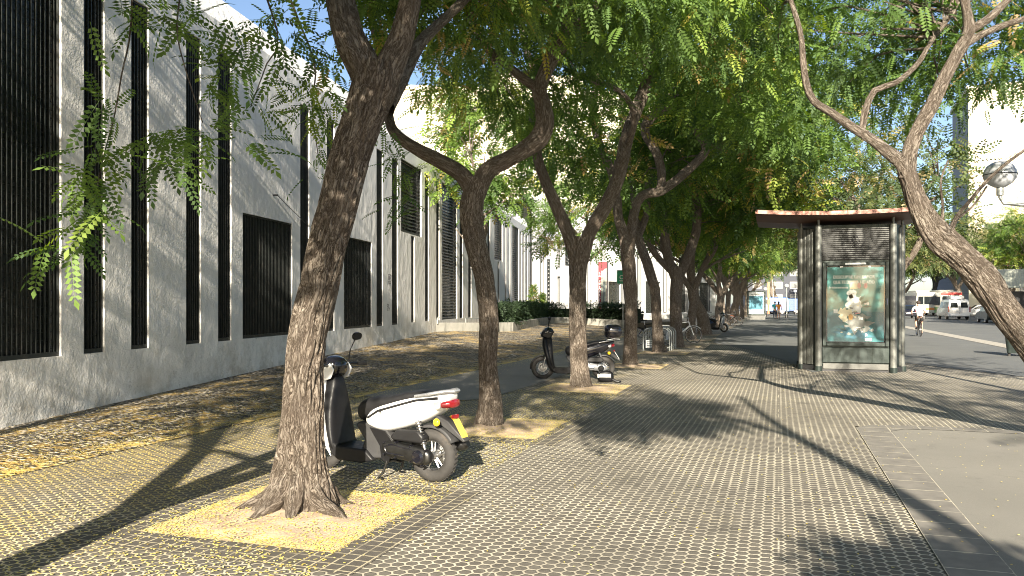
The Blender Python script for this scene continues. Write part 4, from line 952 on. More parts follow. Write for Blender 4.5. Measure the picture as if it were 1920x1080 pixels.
pp = [P(820, 607, 32), P(820, 598, 32), P(822, 594, 32), P(825, 597, 32)]
tag(MB().tube(smooth_path(pp, [1]*4, .05)[0], .03, 6).build('vent_pipe', 'pole_steel'), 'small hooked pale pipe at the foot of the white wall', 'pipe')

# ------------------------------------------------------------------ scooters
def spoked_wheel(parent, x, z, Rr, tr, name, spokes=5, spoke_w=.018, rim='alu', y=0.):
    w = MB().torus((x, y, z), (0, 1, 0), Rr-tr, tr, 48, 12, 1.05).build(name, 'rubber', parent)
    tread = MB()
    for i in range(36):
        a = 2*pi*i/36; c = Vector((x+cos(a)*(Rr-.001), y, z+sin(a)*(Rr-.001))); m = Matrix.Rotation(-a, 3, 'Y')
        tread.obox(c, .005, tr*1.1, .013, m@Matrix.Rotation(.4, 3, 'X'))
    tread.build('tread', 'rubber', w, smooth=False)
    rm = MB().torus((x, y, z), (0, 1, 0), Rr-tr*1.9, .014, 40, 8, 1.9)
    for i in range(spokes):
        a = 2*pi*i/spokes+.3; d = Vector((cos(a), 0, sin(a))); q = Vector((-sin(a), 0, cos(a)))
        for s in (-1, 1): rm.tube([Vector((x, y, z))+d*.03+q*s*.012, Vector((x, y, z))+d*(Rr-tr*1.9)+q*s*spoke_w*1.2], [spoke_w*.55, spoke_w*.4], 6)
    rm.lathe([(.0, -.06), (.045, -.055), (.045, .055), (.0, .06)], (x, y, z), (0, 1, 0), 20); rm.build('rim', rim, w)
    ds = MB(); ds.lathe([(.05, -.002), (.095, -.002), (.095, .002), (.05, .002)], (x, y-.07, z), (0, 1, 0), 28); ds.build('brake_disc', 'alu', w)
    return w
def scooter(name, label, loc, rz, panel, front, trans='dark_metal', box=False, rack='silver_paint', plate='plate_yellow', spokes=5, rimm='alu', lean=0., writing=None):
    t = empty(name, tuple(loc), rz, label, 'scooter'); t.rotation_euler = (lean, 0, rz)
    spoked_wheel(t, 0, .24, .24, .055, 'rear_wheel', spokes, .018, rimm); spoked_wheel(t, 1.27, .24, .24, .048, 'front_wheel', max(spokes, 5), .014, rimm)
    L = lambda rows, n=24, p=2.6: MB().loft([((x, 0, z), (0, w, 0), (dx*h, 0, h)) for x, z, h, w, dx in rows], n, p)
    # rear body panel
    bp = L([(-.225, .78, .02, .05, -.3), (-.20, .755, .06, .085, -.2), (-.10, .72, .105, .12, -.1), (0, .69, .13, .143, 0), (.15, .65, .15, .165, .05), (.3, .61, .155, .175, .1), (.45, .57, .15, .176, .2), (.56, .54, .12, .172, .3), (.63, .52, .07, .16, .4), (.665, .51, .025, .145, .4)])
    bp.build('body_panel', panel, t, sub=1)
    st = L([(-.20, .80, .012, .06, 0), (-.10, .795, .03, .105, 0), (.05, .785, .042, .13, 0), (.2, .765, .05, .145, 0), (.32, .725, .055, .15, 0), (.45, .695, .06, .155, 0), (.6, .665, .075, .155, .1), (.7, .62, .095, .145, .3), (.765, .575, .09, .12, .4), (.79, .55, .04, .1, .4)])
    s = st.build('seat', 'seat_vinyl', t, sub=1)
    MB().tube([(-.12, .118, .765), (.1, .145, .735), (.32, .163, .672), (.5, .168, .62), (.62, .16, .55)], .012, 8).build('trim', 'dark_plastic', s)
    MB().tube([(-.12, -.118, .765), (.1, -.145, .735), (.32, -.163, .672), (.5, -.168, .62), (.62, -.16, .55)], .012, 8).build('trim', 'dark_plastic', s)
    gr = MB().tube([(.1, .15, .775), (-.05, .145, .80), (-.18, .10, .825), (-.235, .04, .825), (-.235, -.04, .825), (-.18, -.10, .825), (-.05, -.145, .80), (.1, -.15, .775)], [.012, .016, .018, .018, .018, .018, .016, .012], 10)
    gr.build('grab_rail', rack, t)
    MB().prism([(.60, .50), (.77, .50), (.79, .46), (.69, .34), (.73, .25), (.60, .17), (.36, .19), (.34, .34), (.44, .44)], -.125, .125).build('under_seat_cover', 'grey_plastic', t, bev=.02)
    MB().prism([(.34, .34), (.44, .44), (.62, .46), (.5, .3), (.48, .17), (.40, .15)], .13, .14).build('side_panel_rib', 'black_plastic', t, bev=.004)
    MB().prism([(.56, .165), (.66, .255), (1.0, .262), (1.08, .33), (1.12, .30), (1.06, .18), (.98, .13), (.7, .125)], -.165, .165).build('floorboard', 'dark_plastic', t, bev=.015)
    # leg shield and nose
    sh = MB().loft([((x, 0, z), (0, w, 0), (th, 0, th*.25)) for x, z, w, th in [(1.03, .18, .17, .03), (1.06, .28, .18, .05), (1.10, .42, .175, .06), (1.12, .56, .165, .07), (1.135, .7, .135, .075), (1.14, .82, .095, .075), (1.15, .93, .07, .07)]], 24, 3.2)
    sh.build('leg_shield', 'black_plastic', t, sub=1)
    ns = MB().loft([((x, 0, z), (0, w, 0), (th, 0, th*.3)) for x, z, w, th in [(1.02, .13, .10, .03), (1.08, .18, .15, .06), (1.13, .30, .19, .06), (1.15, .42, .2, .06), (1.18, .56, .19, .07), (1.215, .7, .165, .07), (1.225, .82, .13, .06), (1.21, .9, .09, .04)]], 24, 2.6)
    ns.build('front_cowl', front, t, sub=1)
    hd = MB().loft([((x, 0, z), (0, w, 0), (-.3*h, 0, h)) for x, z, h, w in [(1.045, .955, .05, .06), (1.08, .97, .085, .11), (1.15, .985, .11, .135), (1.22, .99, .115, .13), (1.28, .97, .085, .10), (1.305, .955, .04, .06)]], 20, 2.6)
    hs = hd.build('headset', 'gloss_black', t, sub=1)
    MB().prism([(1.05, .97), (1.09, .885), (1.17, .86), (1.27, .90), (1.28, .96), (1.2, .97), (1.1, 1.03)], .118, .137).build('headset_panel', front, hs, bev=.01)
    MB().prism([(1.05, .97), (1.09, .885), (1.17, .86), (1.27, .90), (1.28, .96), (1.2, .97), (1.1, 1.03)], -.137, -.118).build('headset_panel', front, hs, bev=.01)
    MB().loft([((1.3, 0, .965), (0, .07, 0), (.0, 0, .035)), ((1.325, 0, .96), (0, .05, 0), (0, 0, .02))], 16, 2.5).build('headlight', 'clear_lens', hs)
    for sgn in (-1, 1):
        hb = MB().tube([(1.13, sgn*.1, 1.0), (1.11, sgn*.2, 1.01), (1.07, sgn*.30, 1.0)], .013, 8).build('handlebar', 'dark_metal', t)
        MB().tube([(1.085, sgn*.25, 1.003), (1.065, sgn*.31, 1.0), (1.055, sgn*.345, .998)], [.019, .02, .021], 10).build('grip', 'rubber', hb)
        MB().tube([(1.13, sgn*.2, 1.0), (1.13, sgn*.27, .99), (1.10, sgn*.33, .985)], .006, 6).build('brake_lever', 'alu', hb)
        ms = MB().tube([(1.13, sgn*.17, 1.02), (1.15, sgn*.22, 1.14), (1.13, sgn*.27, 1.24)], .006, 6).build('mirror_stem', 'black_plastic', hb)
        mr = MB().loft([((1.11, sgn*.29, 1.27), (0, .06, 0), (-.005, 0, .035)), ((1.13, sgn*.29, 1.27), (0, .065, 0), (-.005, 0, .04)), ((1.155, sgn*.29, 1.27), (0, .04, 0), (0, 0, .02))], 16, 2.5); mr.build('mirror', 'black_plastic', ms)
        MB().ball((-.115 if sgn > 0 else -.115, sgn*.125, .555), .035, .022, .035, 14, 10).build('indicator', 'amber_lens', t)
        MB().tube([(-.11, sgn*.11, .555), (-.06, sgn*.07, .58)], .012, 6).build('indicator_stalk', 'black_plastic', t)
        MB().tube([(1.19, sgn*.07, .55), (1.27, sgn*.075, .24)], [.022, .018], 10).build('fork_leg', 'alu', t)
        MB().tube([(.42, sgn*.13, .17), (.46, sgn*.14, .06), (.50, sgn*.16, .012), (.44, sgn*.16, .008)], .012, 8).build('stand_leg', 'dark_metal', t)
    tl = MB().loft([((-.235, 0, .715), (0, .035, 0), (0, 0, .02)), ((-.225, 0, .715), (0, .08, 0), (0, 0, .036)), ((-.19, 0, .71), (0, .106, 0), (0, 0, .038)), ((-.155, 0, .705), (0, .118, 0), (0, 0, .034))], 18, 3); tl.build('tail_light', 'red_lens', t)
    for sgn in (-1, 1): MB().prism([(-.155, .74), (-.095, .725), (-.085, .685), (-.12, .665), (-.155, .68)], sgn*.118-.014, sgn*.118+.014).build('reflector', 'clear_lens', t, bev=.006)
    # plate holder, plate, fenders
    MB().prism([(-.08, .60), (-.02, .58), (-.14, .5), (-.34, .385), (-.36, .40), (-.18, .56)], -.05, .05).build('plate_holder', 'grey_plastic', t, bev=.008)
    pl = MB().obox((-.285, 0, .50),   .005, .09, .18, Matrix.Rotation(R(32), 3, 'Y')).build('number_plate', plate, t, smooth=False)
    MB().loft([((-.235, 0, .60), (0, .05, 0), (0, 0, .018)), ((-.215, 0, .60), (0, .045, 0), (0, 0, .018))], 10, 4).build('plate_light', 'red_lens', t)
    def arc(cx, cz, rr, a0, a1, w, name):
        n = 14; vs = []; 
        for i in range(n+1):
            a = R(a0+(a1-a0)*i/n)
            for k, (yy, dr) in enumerate([(-w, -.02), (-w*.8, .0), (0, .01), (w*.8, 0), (w, -.02)]): vs.append((cx+cos(a)*(rr+dr), yy, cz+sin(a)*(rr+dr)))
        o = MB().add(vs, [(i*5+k, i*5+k+1, i*5+6+k, i*5+5+k) for i in range(n) for k in range(4)]).build(name, 'grey_plastic' if name == 'rear_fender' else front, t)
        m = o.modifiers.new('sol', 'SOLIDIFY'); m.thickness = .006
    arc(0, .24, .275, 25, 150, .07, 'rear_fender'); arc(1.27, .24, .265, -5, 135, .06, 'front_fender')
    # drive side: transmission case, air box, shock
    tc = MB().loft([((-.06, .12, .24), (0, .03, 0), (0, 0, .03)), ((-.04, .125, .24), (0, .045, 0), (0, 0, .07)), ((.08, .125, .25), (0, .045, 0), (0, 0, .085)), ((.2, .125, .265), (0, .045, 0), (0, 0, .07)), ((.38, .125, .285), (0, .045, 0), (0, 0, .082)), ((.45, .125, .29), (0, .04, 0), (0, 0, .06)), ((.47, .125, .29), (0, .02, 0), (0, 0, .03))], 20, 3)
    tcase = tc.build('transmission_case', trans, t, sub=1)
    b = MB(); b.lathe([(.0, .07), (.045, .068), (.062, .05), (.066, 0)], (.06, .12, .24), (0, 1, 0), 24)
    for x, z in ((-.02, .30), (.02, .17), (.14, .33), (.14, .19), (.3, .35), (.3, .215), (.43, .34), (.43, .235)): b.lathe([(0, .058), (.008, .056), (.01, .0)], (x, .12, z), (0, 1, 0), 8)
    b.tube([(.12, .168, .30), (.36, .17, .33), (.42, .17, .30), (.40, .17, .25), (.2, .168, .235)], .007, 6); b.build('case_boss', 'gloss_black' if trans != 'silver_paint' else 'black_plastic', tcase)
    MB().prism([(.02, .36), (.0, .42), (.06, .475), (.3, .465), (.37, .40), (.34, .365)], .06, .165).build('air_box', 'dark_plastic', t, bev=.02)
    MB().loft([((.3, 0, .28), (0, .1, 0), (0, 0, .07)), ((.5, 0, .27), (0, .09, 0), (0, 0, .06))], 16, 3).build('engine_block', 'dark_metal', t)
    sk = MB().cyl((.0, .13, .30), (.09, .12, .56), .012, 8)
    for i in range(9): c = Vector((.02, .129, .36)).lerp(Vector((.085, .12, .545)), i/8); sk.torus(c, (.09, -.01, .26), .024, .005, 14, 6)
    sk.build('shock_absorber', 'alu', t)
    ex = MB().tube([(.4, -.1, .22), (.2, -.14, .2), (.1, -.17, .25)], .018, 8); ex.tube([(.15, -.17, .24), (.08, -.175, .26), (-.22, -.18, .33), (-.25, -.18, .335)], [.03, .05, .05, .03], 14); ex.build('exhaust', 'dark_metal', t)
    bk = MB().tube([(.33, .02, .15), (.5, .0, .15)], .012, 6); bk.tube([(.42, -.14, .16), (.42, .14, .16)], .012, 8); bk.build('stand_axle', 'dark_metal', t)
    if box:
        bx = MB().loft([((-.2, 0, .86), (.13, 0, 0), (0, .15, 0)), ((-.2, 0, .90), (.175, 0, 0), (0, .19, 0)), ((-.205, 0, .99), (.195, 0, 0), (0, .21, 0)), ((-.2, 0, 1.08), (.19, 0, 0), (0, .2, 0)), ((-.19, 0, 1.14), (.15, 0, 0), (0, .16, 0)), ((-.18, 0, 1.155), (.08, 0, 0), (0, .09, 0))], 28, 3.4).build('top_box', 'gloss_black', t, sub=1)
        MB().torus((-.2, 0, .995), (0, 0, 1), .2, .006, 40, 6).build('box_seam', 'dark_plastic', bx)
        MB().tube([(-.05, .1, .82), (-.2, .1, .85), (-.34, .1, .84)], .012, 8).build('rack', 'alu', t); MB().tube([(-.05, -.1, .82), (-.2, -.1, .85), (-.34, -.1, .84)], .012, 8).build('rack', 'alu', t)
        MB().loft([((-.2, 0, .82), (.08, 0, 0), (0, .1, 0)), ((-.2, 0, .86), (.09, 0, 0), (0, .11, 0))], 12, 4).build('rack_plate', 'black_plastic', t)
    if writing:
        text('lettering', writing, .045, 'dark_metal', t, (.42, .172, .60), (R(84), 0, R(183)), sx=.9)
    return t
def heading(lat, d): v = FW*d+RT*lat; return math.atan2(v.y, v.x)
h1 = R(29)
rear = G(-.70, 7.16)
scooter('motor_scooter', 'white and black scooter on its stand, half hidden behind the nearest trunk', rear, heading(-cos(h1), sin(h1)), 'white_paint', 'white_paint', writing='n e o s')
scooter('motor_scooter', 'black scooter with a glossy top box parked behind the third tree', G((1131-960)/FPX*16.8, 16.8), heading(-1, .02), 'gloss_black', 'black_plastic', 'silver_paint', True, 'alu', 'plate_white', 9)
scooter('motor_scooter', 'small blue scooter with a pale front wheel behind the eighth tree', G((1322-960)/FPX*44, 44.5), heading(.75, -.66), 'blue_paint', 'silver_paint', 'silver_paint', False, 'dark_metal', 'plate_white', 5, 'white_paint')
# folded bag by the rear wheel
bgp = G((1136-960)/FPX*16.1, 16.1); bag = empty('bag', tuple(bgp), facing(bgp), 'small black bag with a pale label lying against the rear wheel', 'bag')
MB().loft([((-.17, 0, .1), (0, .03, 0), (0, 0, .04)), ((-.14, 0, .11), (0, .07, 0), (0, 0, .1)), ((.0, 0, .13), (0, .08, 0), (0, 0, .13)), ((.12, 0, .12), (0, .07, 0), (0, 0, .11)), ((.16, 0, .1), (0, .03, 0), (0, 0, .05))], 18, 3).build('bag_body', 'black_plastic', bag, sub=1)
MB().box(-.12, .1, -.088, -.080, .11, .18).build('label_patch', 'sign_white', bag, bev=.004); MB().box(-.165, -.13, -.086, -.06, .1, .17).build('label_patch', 'sign_white', bag, bev=.004)
MB().tube([(.1, -.02, .08), (.2, -.05, .03), (.26, -.06, .02), (.3, -.03, .03)], [.02, .03, .028, .015], 8).build('strap', 'black_plastic', bag)

# ------------------------------------------------------------------ bicycles and rack
def bicycle(label, loc, rz, mat, lean=0., group=None):
    t = empty('bicycle', tuple(loc), rz, label, 'bicycle', group); t.rotation_euler = (lean, 0, rz); Rr = .34
    for x in (0, 1.05):
        w = MB().torus((x, 0, Rr), (0, 1, 0), Rr-.018, .018, 40, 8).build('wheel', 'rubber', t)
        s = MB().torus((x, 0, Rr), (0, 1, 0), Rr-.042, .009, 36, 6, 1.4)
        for i in range(18):
            a = 2*pi*i/18; s.cyl((x, .02*(-1)**i, Rr), (x+cos(a)*(Rr-.045), 0, Rr+sin(a)*(Rr-.045)), .0035, 4)
        s.lathe([(0, -.05), (.02, -.045), (.02, .045), (0, .05)], (x, 0, Rr), (0, 1, 0), 12); s.build('rim', 'alu', w)
    f = MB(); bb = (.43, 0, .29); stt = (.30, 0, .78); hd = (.86, 0, .86); hb = (.90, 0, .72)
    for a, b, r in ((bb, stt, .018), (bb, hb, .022), (stt, hd, .018), (hd, hb, .022)): f.cyl(a, b, r, 8)
    for s in (-1, 1): f.cyl((0, .06*s, Rr), (bb[0], .03*s, bb[2]), .011, 6); f.cyl((0, .06*s, Rr), (stt[0], .02*s, stt[2]-.05), .01, 6); f.tube([(hb[0], .03*s, hb[2]), (.96, .055*s, .6), (1.05, .055*s, Rr)], [.016, .014, .01], 6)
    f.build('frame', mat, t)
    MB().cyl(stt, (.27, 0, .93), .014, 8).build('seat_post', 'alu', t)
    MB().loft([((.12, 0, .94), (0, .02, 0), (0, 0, .02)), ((.16, 0, .95), (0, .08, 0), (0, 0, .03)), ((.26, 0, .95), (0, .06, 0), (0, 0, .025)), ((.38, 0, .95), (0, .018, 0), (0, 0, .018))], 14, 2.3).build('saddle', 'black_plastic', t)
    MB().tube([(hd[0], 0, hd[2]), (.84, 0, .98), (.86, 0, 1.0)], .014, 8).build('stem', 'alu', t)
    MB().tube([(.74, -.28, 1.0), (.84, -.18, 1.02), (.86, 0, 1.0), (.84, .18, 1.02), (.74, .28, 1.0)], .012, 8).build('handlebar', 'alu', t)
    c = MB().torus((bb[0], .05, bb[2]), (0, 1, 0), .09, .006, 24, 6); c.cyl((.43, .06, .29), (.50, .08, .14), .01, 6); c.cyl((.43, -.06, .29), (.36, -.08, .44), .01, 6); c.build('crank', 'alu', t)
    for x0 in (0, 1.05):
        n = 12; a0 = 30 if x0 == 0 else 40; pts = [(x0+cos(R(a0+110*i/n))*(Rr+.02), 0, Rr+sin(R(a0+110*i/n))*(Rr+.02)) for i in range(n+1)]
        MB().tube(pts, .014, 6).build('mudguard', mat, t)
    return t
BG = 'bicycles parked under the trees'
wb = bicycle('white bicycle leaning at the bike rack beside the sixth tree', G(.2267*31.6-1.06, 31.6), heading(1, -.05), 'white_paint', R(4), BG)
MB().box(-.28, .1, -.14, .14, .70, .72).build('rear_rack', 'white_paint', wb, bev=.004)
MB().prism([(-.05, .15), (.25, .2), (.3, .5), (0, .52)], -.09, -.085).build('skirt_guard', 'white_paint', wb)
bicycle('dark bicycle standing behind the left end of the bike rack', G((1243-960)/FPX*29.5-.9, 29.8), heading(1, .1), 'black_plastic', R(-3), BG)
bicycle('black bicycle beside the ninth tree, its front wheel towards the path', G((1383-960)/FPX*56-1.05, 56), heading(1, -.15), 'dark_metal', R(4), BG)
bicycle('bicycle with rusty red frame behind the ninth tree', G((1376-960)/FPX*57.5-1.2, 57.5), heading(1, .12), 'rust', R(-5), BG)
bicycle('thin bicycle half hidden left of the ninth tree', G((1346-960)/FPX*56.5-.3, 56.5), heading(-1, .2), 'dark_metal', R(3), BG)
rk = empty('bike_rack', tuple(Vector((-3.85, 27.3, 0))), 0, 'grey steel bike rack of four hoops beside the fifth tree', 'bike rack')
for i in range(4):
    y = -.5+i*.55; n = 8; x0, x1, z1, rc = -.45, .42, .75, .2
    pts = [(x0, y, -.02), (x0, y, z1-rc)]+[(x0+rc-cos(R(90*k/n))*rc, y, z1-rc+sin(R(90*k/n))*rc) for k in range(1, n+1)]+[(x1-rc+sin(R(90*k/n))*rc, y, z1-rc+cos(R(90*k/n))*rc) for k in range(n+1)]+[(x1, y, -.02)]
    MB().tube(pts, .024, 8).build('hoop', 'pole_steel', rk)
MB().box(-.36, .1, -.53, -.51, .1, .36).build('notice_plate', 'sign_white', rk, bev=.004)
for k in range(3): MB().box(-.32, .05-.06*k, -.534, -.531, .31-.07*k, .325-.07*k).build('notice_line', 'banner_fig', rk, smooth=False)
MB().box(.34, .4, -.5, 1.2, .1, .14).build('rail', 'pole_steel', rk)

# ------------------------------------------------------------------ kiosk
kx, ky = 1.69, 20.15
K = empty('kiosk', (kx, ky, 0), 0, 'dark green octagonal street kiosk with copper roof and a teal poster on its front', 'kiosk')
plan = [(-.80, .02), (.80, .02), (1.04, .48), (1.04, 1.7), (.80, 2.15), (-.80, 2.15), (-1.14, 1.7), (-1.14, .48)]
def ring(mb, pl_, z0, z1):
    n = len(pl_); mb.add([(x, y, z) for z in (z0, z1) for x, y in pl_], [tuple(range(n)), tuple(range(n, 2*n))]+[(i, (i+1) % n, (i+1) % n+n, i+n) for i in range(n)])
mb = MB(); ring(mb, plan, .1, 3.42); mb.build('body', 'kiosk', K, smooth=False)
mb = MB(); ring(mb, [(x*1.03, 1.08+(y-1.08)*1.03) for x, y in plan], -.02, .12); mb.build('plinth', 'grey_plastic', K, bev=.01, smooth=False)
solid('plinth_strip', (.11, .11, .10), .5)
MB().box(-.70, .70, -.05, .012, .06, .19).build('kick_plate', 'plinth_strip', K, bev=.006)
MB().box(-.72, .72, -.035, .012, .21, .56).build('lower_panel', 'kiosk', K, bev=.012)
solid('column_grey', (.17, .175, .16), .4, metal=.3, dirt=(.14, .15, .13))
for x, y in ((-.80, -.05), (.80, -.05), (-1.17, .5), (1.06, .5), (-1.17, 1.68), (1.06, 1.68)):
    c = MB().cyl((x, y, 0), (x, y, 3.42), .072 if y < 0 else .06, 24).build('column', 'column_grey', K)
    MB().cyl((x, y, -.01), (x, y, .12), .085, 20).build('collar', 'kiosk', c); MB().cyl((x, y, 3.36), (x, y, 3.6), .03, 10).build('strut', 'column_grey', c)
for s in (-1, 1):       # ribbed corner panels
    a, b = Vector((s*.89, .12, 0)), Vector((s*(1.12 if s < 0 else 1.02), .44, 0)); d = (b-a); nrm = Vector((s*d.y*s, -d.x*s*s, 0)); nrm = Vector((s*abs(d.y), -abs(d.x), 0)).normalized()
    for k in (range(3) if s < 0 else (2,)):
        p = a+d*(.08+.32*k)+nrm*.02; q = p+d*.24
        MB().add([tuple(v+Vector((0, 0, z))) for z in (.14, 3.36) for v in (p, q, q-nrm*.04, p-nrm*.04)], [(0, 1, 5, 4), (1, 2, 6, 5), (2, 3, 7, 6), (3, 0, 4, 7), (0, 3, 2, 1), (4, 5, 6, 7)]).build('corner_panel', 'column_grey', K, bev=.006)
    for y0 in (.56, 1.12):
        MB().box(1.042 if s > 0 else -1.17, 1.07 if s > 0 else -1.142, y0, y0+.5, .3, 2.4).build('side_panel', 'kiosk', K, bev=.01)
lv = empty('louvre_panel', (0, 0, 0)); lv.parent = K
MB().box(-.72, .72, -.012, .015, 2.6, 3.34).build('backing', 'black_plastic', lv, smooth=False)
n = 16
for i in range(n):
    z = 2.62+.70*i/(n-1); MB().add([(-.71, -.018, z), (.71, -.018, z), (.71, -.05, z+.004), (-.71, -.05, z+.004), (-.71, -.048, z+.010), (.71, -.048, z+.010)], [(0, 1, 2, 3), (3, 2, 5, 4)]).build('slat', 'column_grey', lv, smooth=False)
for a in range(6):
    q = R(60*a); MB().torus((cos(q)*.07, -.056, 3.02+sin(q)*.1), (0, 1, 0), .035, .006, 14, 6, .5).build('emblem_ring', 'grey_plastic', lv)
pc_ = empty('poster_case', (0, 0, 0)); pc_.parent = K
f = MB()
f.box(-.71, -.63, -.07, .01, .6, 2.55); f.box(.63, .71, -.07, .01, .6, 2.55); f.box(-.63, .63, -.07, .01, .6, .68); f.box(-.63, .63, -.07, .01, 2.47, 2.55)
f.build('case_frame', 'kiosk', pc_, bev=.008)
MB().box(-.63, .63, -.012, .01, .68, 2.47).build('case_back', 'gloss_black', pc_, smooth=False)
def teal():
    n = NT('poster_teal'); z = n.xyz()[2]
    f = n.noise(1.6, 3); up = n.mix(n.mr(f, .3, .7), (.035, .20, .19), (.08, .30, .27)); lo = n.mix(n.mr(f, .3, .7), (.012, .11, .13), (.03, .17, .18))
    n.bsdf(n.mix(n.m2('GREATER_THAN', z, 1.4), lo, up), .35, coat=.5); return n.m
M['poster_teal'] = teal()
ptr = MB().box(-.605, .605, -.020, -.013, .70, 2.43).build('poster', 'poster_teal', pc_, smooth=False)
solid('poster_white', (.85, .87, .84), .35); solid('poster_cream', (.78, .72, .52), .35); solid('poster_grey', (.30, .31, .28), .4); solid('poster_leaf', (.04, .12, .10), .4); solid('poster_orange', (.75, .42, .12), .4); solid('poster_sea', (.04, .17, .23), .4)
solid('poster_pink', (.7, .35, .33), .4)
def scrap(name, cx, cz, rx, rz_, mat, y, seed, n=22, rough=.35):
    r = random.Random(seed); mb = MB(); vs = [(cx+cos(2*pi*i/n)*rx*(1+r.uniform(-rough, rough)), y, cz+sin(2*pi*i/n)*rz_*(1+r.uniform(-rough, rough))) for i in range(n)]
    mb.add([(cx, y, cz)]+vs, [(0, 1+i, 1+(i+1) % n) for i in range(n)]); mb.build(name, mat, ptr, smooth=False)
scrap('printed_shape', .0, .92, .40, .17, 'poster_sea', -.0215, 1); scrap('printed_shape', .02, 1.15, .30, .22, 'poster_grey', -.0222, 2); scrap('printed_shape', -.2, 1.36, .16, .14, 'poster_cream', -.0228, 3)
scrap('printed_shape', -.02, 1.58, .17, .20, 'poster_white', -.0234, 4); scrap('printed_shape', -.08, 1.82, .1, .1, 'poster_white', -.0234, 5, rough=.2)
for i in range(34):
    r = random.Random(i+50); scrap('printed_fleck', r.gauss(.02, .16), r.uniform(.85, 1.6), r.uniform(.015, .05), r.uniform(.01, .04), ['poster_grey', 'poster_leaf', 'poster_white', 'poster_cream', 'poster_white'][i % 5], -.0240-.0004*i*.3, i, 9, .5)
for i, (x, z, a) in enumerate([(.2, 1.62, .5), (.26, 1.52, .1), (-.22, 1.12, -.4), (.15, 1.72, .9), (-.28, 1.0, -.3)]):
    MB().add([(x-cos(a)*.1, -.0355, z-sin(a)*.1), (x+sin(a)*.03, -.0355, z-cos(a)*.03), (x+cos(a)*.1, -.0355, z+sin(a)*.1), (x-sin(a)*.03, -.0355, z+cos(a)*.03)], [(0, 1, 2, 3)]).build('printed_leaf', 'poster_leaf', ptr, smooth=False)
scrap('printed_fruit', -.1, 1.27, .05, .07, 'poster_orange', -.0362, 9, 16, .1); scrap('printed_mouth', .05, 1.36, .06, .015, 'poster_pink', -.0362, 10, 12, .1)
MB().box(-.47, -.38, -.0215, -.0205, 1.36, 1.45).build('printed_tag', 'poster_white', ptr, smooth=False); MB().box(-.12, .05, -.0215, -.0205, 1.92, 2.12).build('printed_tag', 'poster_cream', ptr, smooth=False); MB().box(.2, .34, -.038, -.037, .72, .79).build('printed_tag', 'poster_white', ptr, smooth=False)
text('lettering', 'DESCUBRE UN SABOR', .098, 'poster_white', ptr, (-.48, -.0212, 2.17), (R(90), 0, 0), 'LEFT', .0006, .92)
text('lettering', 'QUE TE DEJARA HELADO', .098, 'poster_white', ptr, (-.48, -.0212, 2.05), (R(90), 0, 0), 'LEFT', .0006, .80)
text('lettering', 'helados artesanos', .07, 'poster_white', ptr, (-.56, -.0212, 1.94), (R(90), 0, 0), 'LEFT', .0006, .8)
for i, x in enumerate((.08, .22)): scrap('printed_shape', x, 2.0, .04, .07, 'poster_pink', -.0222, 70+i, 12, .1)
MB().box(-.22, .22, -.075, -.071, 2.49, 2.53).build('case_label', 'poster_white', pc_, smooth=False)
for x in (-.3, .3): MB().box(x-.03, x+.03, -.03, -.02, 2.425, 2.455).build('clip', 'alu', pc_)
MB().box(.655, .68, -.078, -.07, 1.55, 1.7).build('lock', 'blue_paint', pc_, bev=.003)
g = NT('case_glass'); a = g.n('ShaderNodeBsdfTransparent'); b = g.n('ShaderNodeBsdfGlossy'); b.inputs['Roughness'].default_value = .06; fr = g.n('ShaderNodeFresnel'); mx = g.n('ShaderNodeMixShader')
g.t.links.new(fr.outputs[0], mx.inputs[0]); g.t.links.new(a.outputs[0], mx.inputs[1]); g.t.links.new(b.outputs[0], mx.inputs[2]); g.t.links.new(mx.outputs[0], g.out.inputs[0]); M['case_glass'] = g.m
MB().add([(-.628, -.055, .682), (.628, -.055, .682), (.628, -.055, 2.468), (-.628, -.055, 2.468)], [(0, 1, 2, 3)]).build('case_glass', 'case_glass', pc_, smooth=False)
# roof: long shallow dish
def roofmb():
    nx, ys = 28, [(-.62, .03), (-.5, 0), (2.9, 0.), (3.0, .02)]; top = []; 
    def zt(x): return 3.60+.020*(x+.1)**2
    vs = []
    for i in range(nx+1):
        x = -2.2+3.65*i/nx; z = zt(x)
        prof = [(-.62, z), (-.60, z+.09), (2.95, z+.09), (3.0, z), (2.2, z-.06), (.4, z-.10), (-.45, z-.03)]
        vs += [(x, y, zz) for y, zz in prof]
    m = 7; return vs, m, nx
vs, m, nx = roofmb()
rf = MB().add(vs, [(i*m+k, (i+1)*m+k, (i+1)*m+k+1, i*m+k+1) for i in range(nx) for k in (0, 1, 2)]+[tuple(range(m)), tuple(nx*m+k for k in reversed(range(m)))]).build('roof', 'copper', K, smooth=False)
MB().add(vs, [(i*m+k, (i+1)*m+k, (i+1)*m+(k+1) % m, i*m+(k+1) % m) for i in range(nx) for k in (3, 4, 5, 6)]).build('soffit', 'soffit', rf, smooth=False)
sm = MB()
for x in (-1.3, -.2, .9):
    z = 3.6+.02*(x+.1)**2; sm.box(x-.01, x+.01, -.628, -.6, z, z+.1)
sm.build('roof_seam', 'copper', rf, smooth=False)

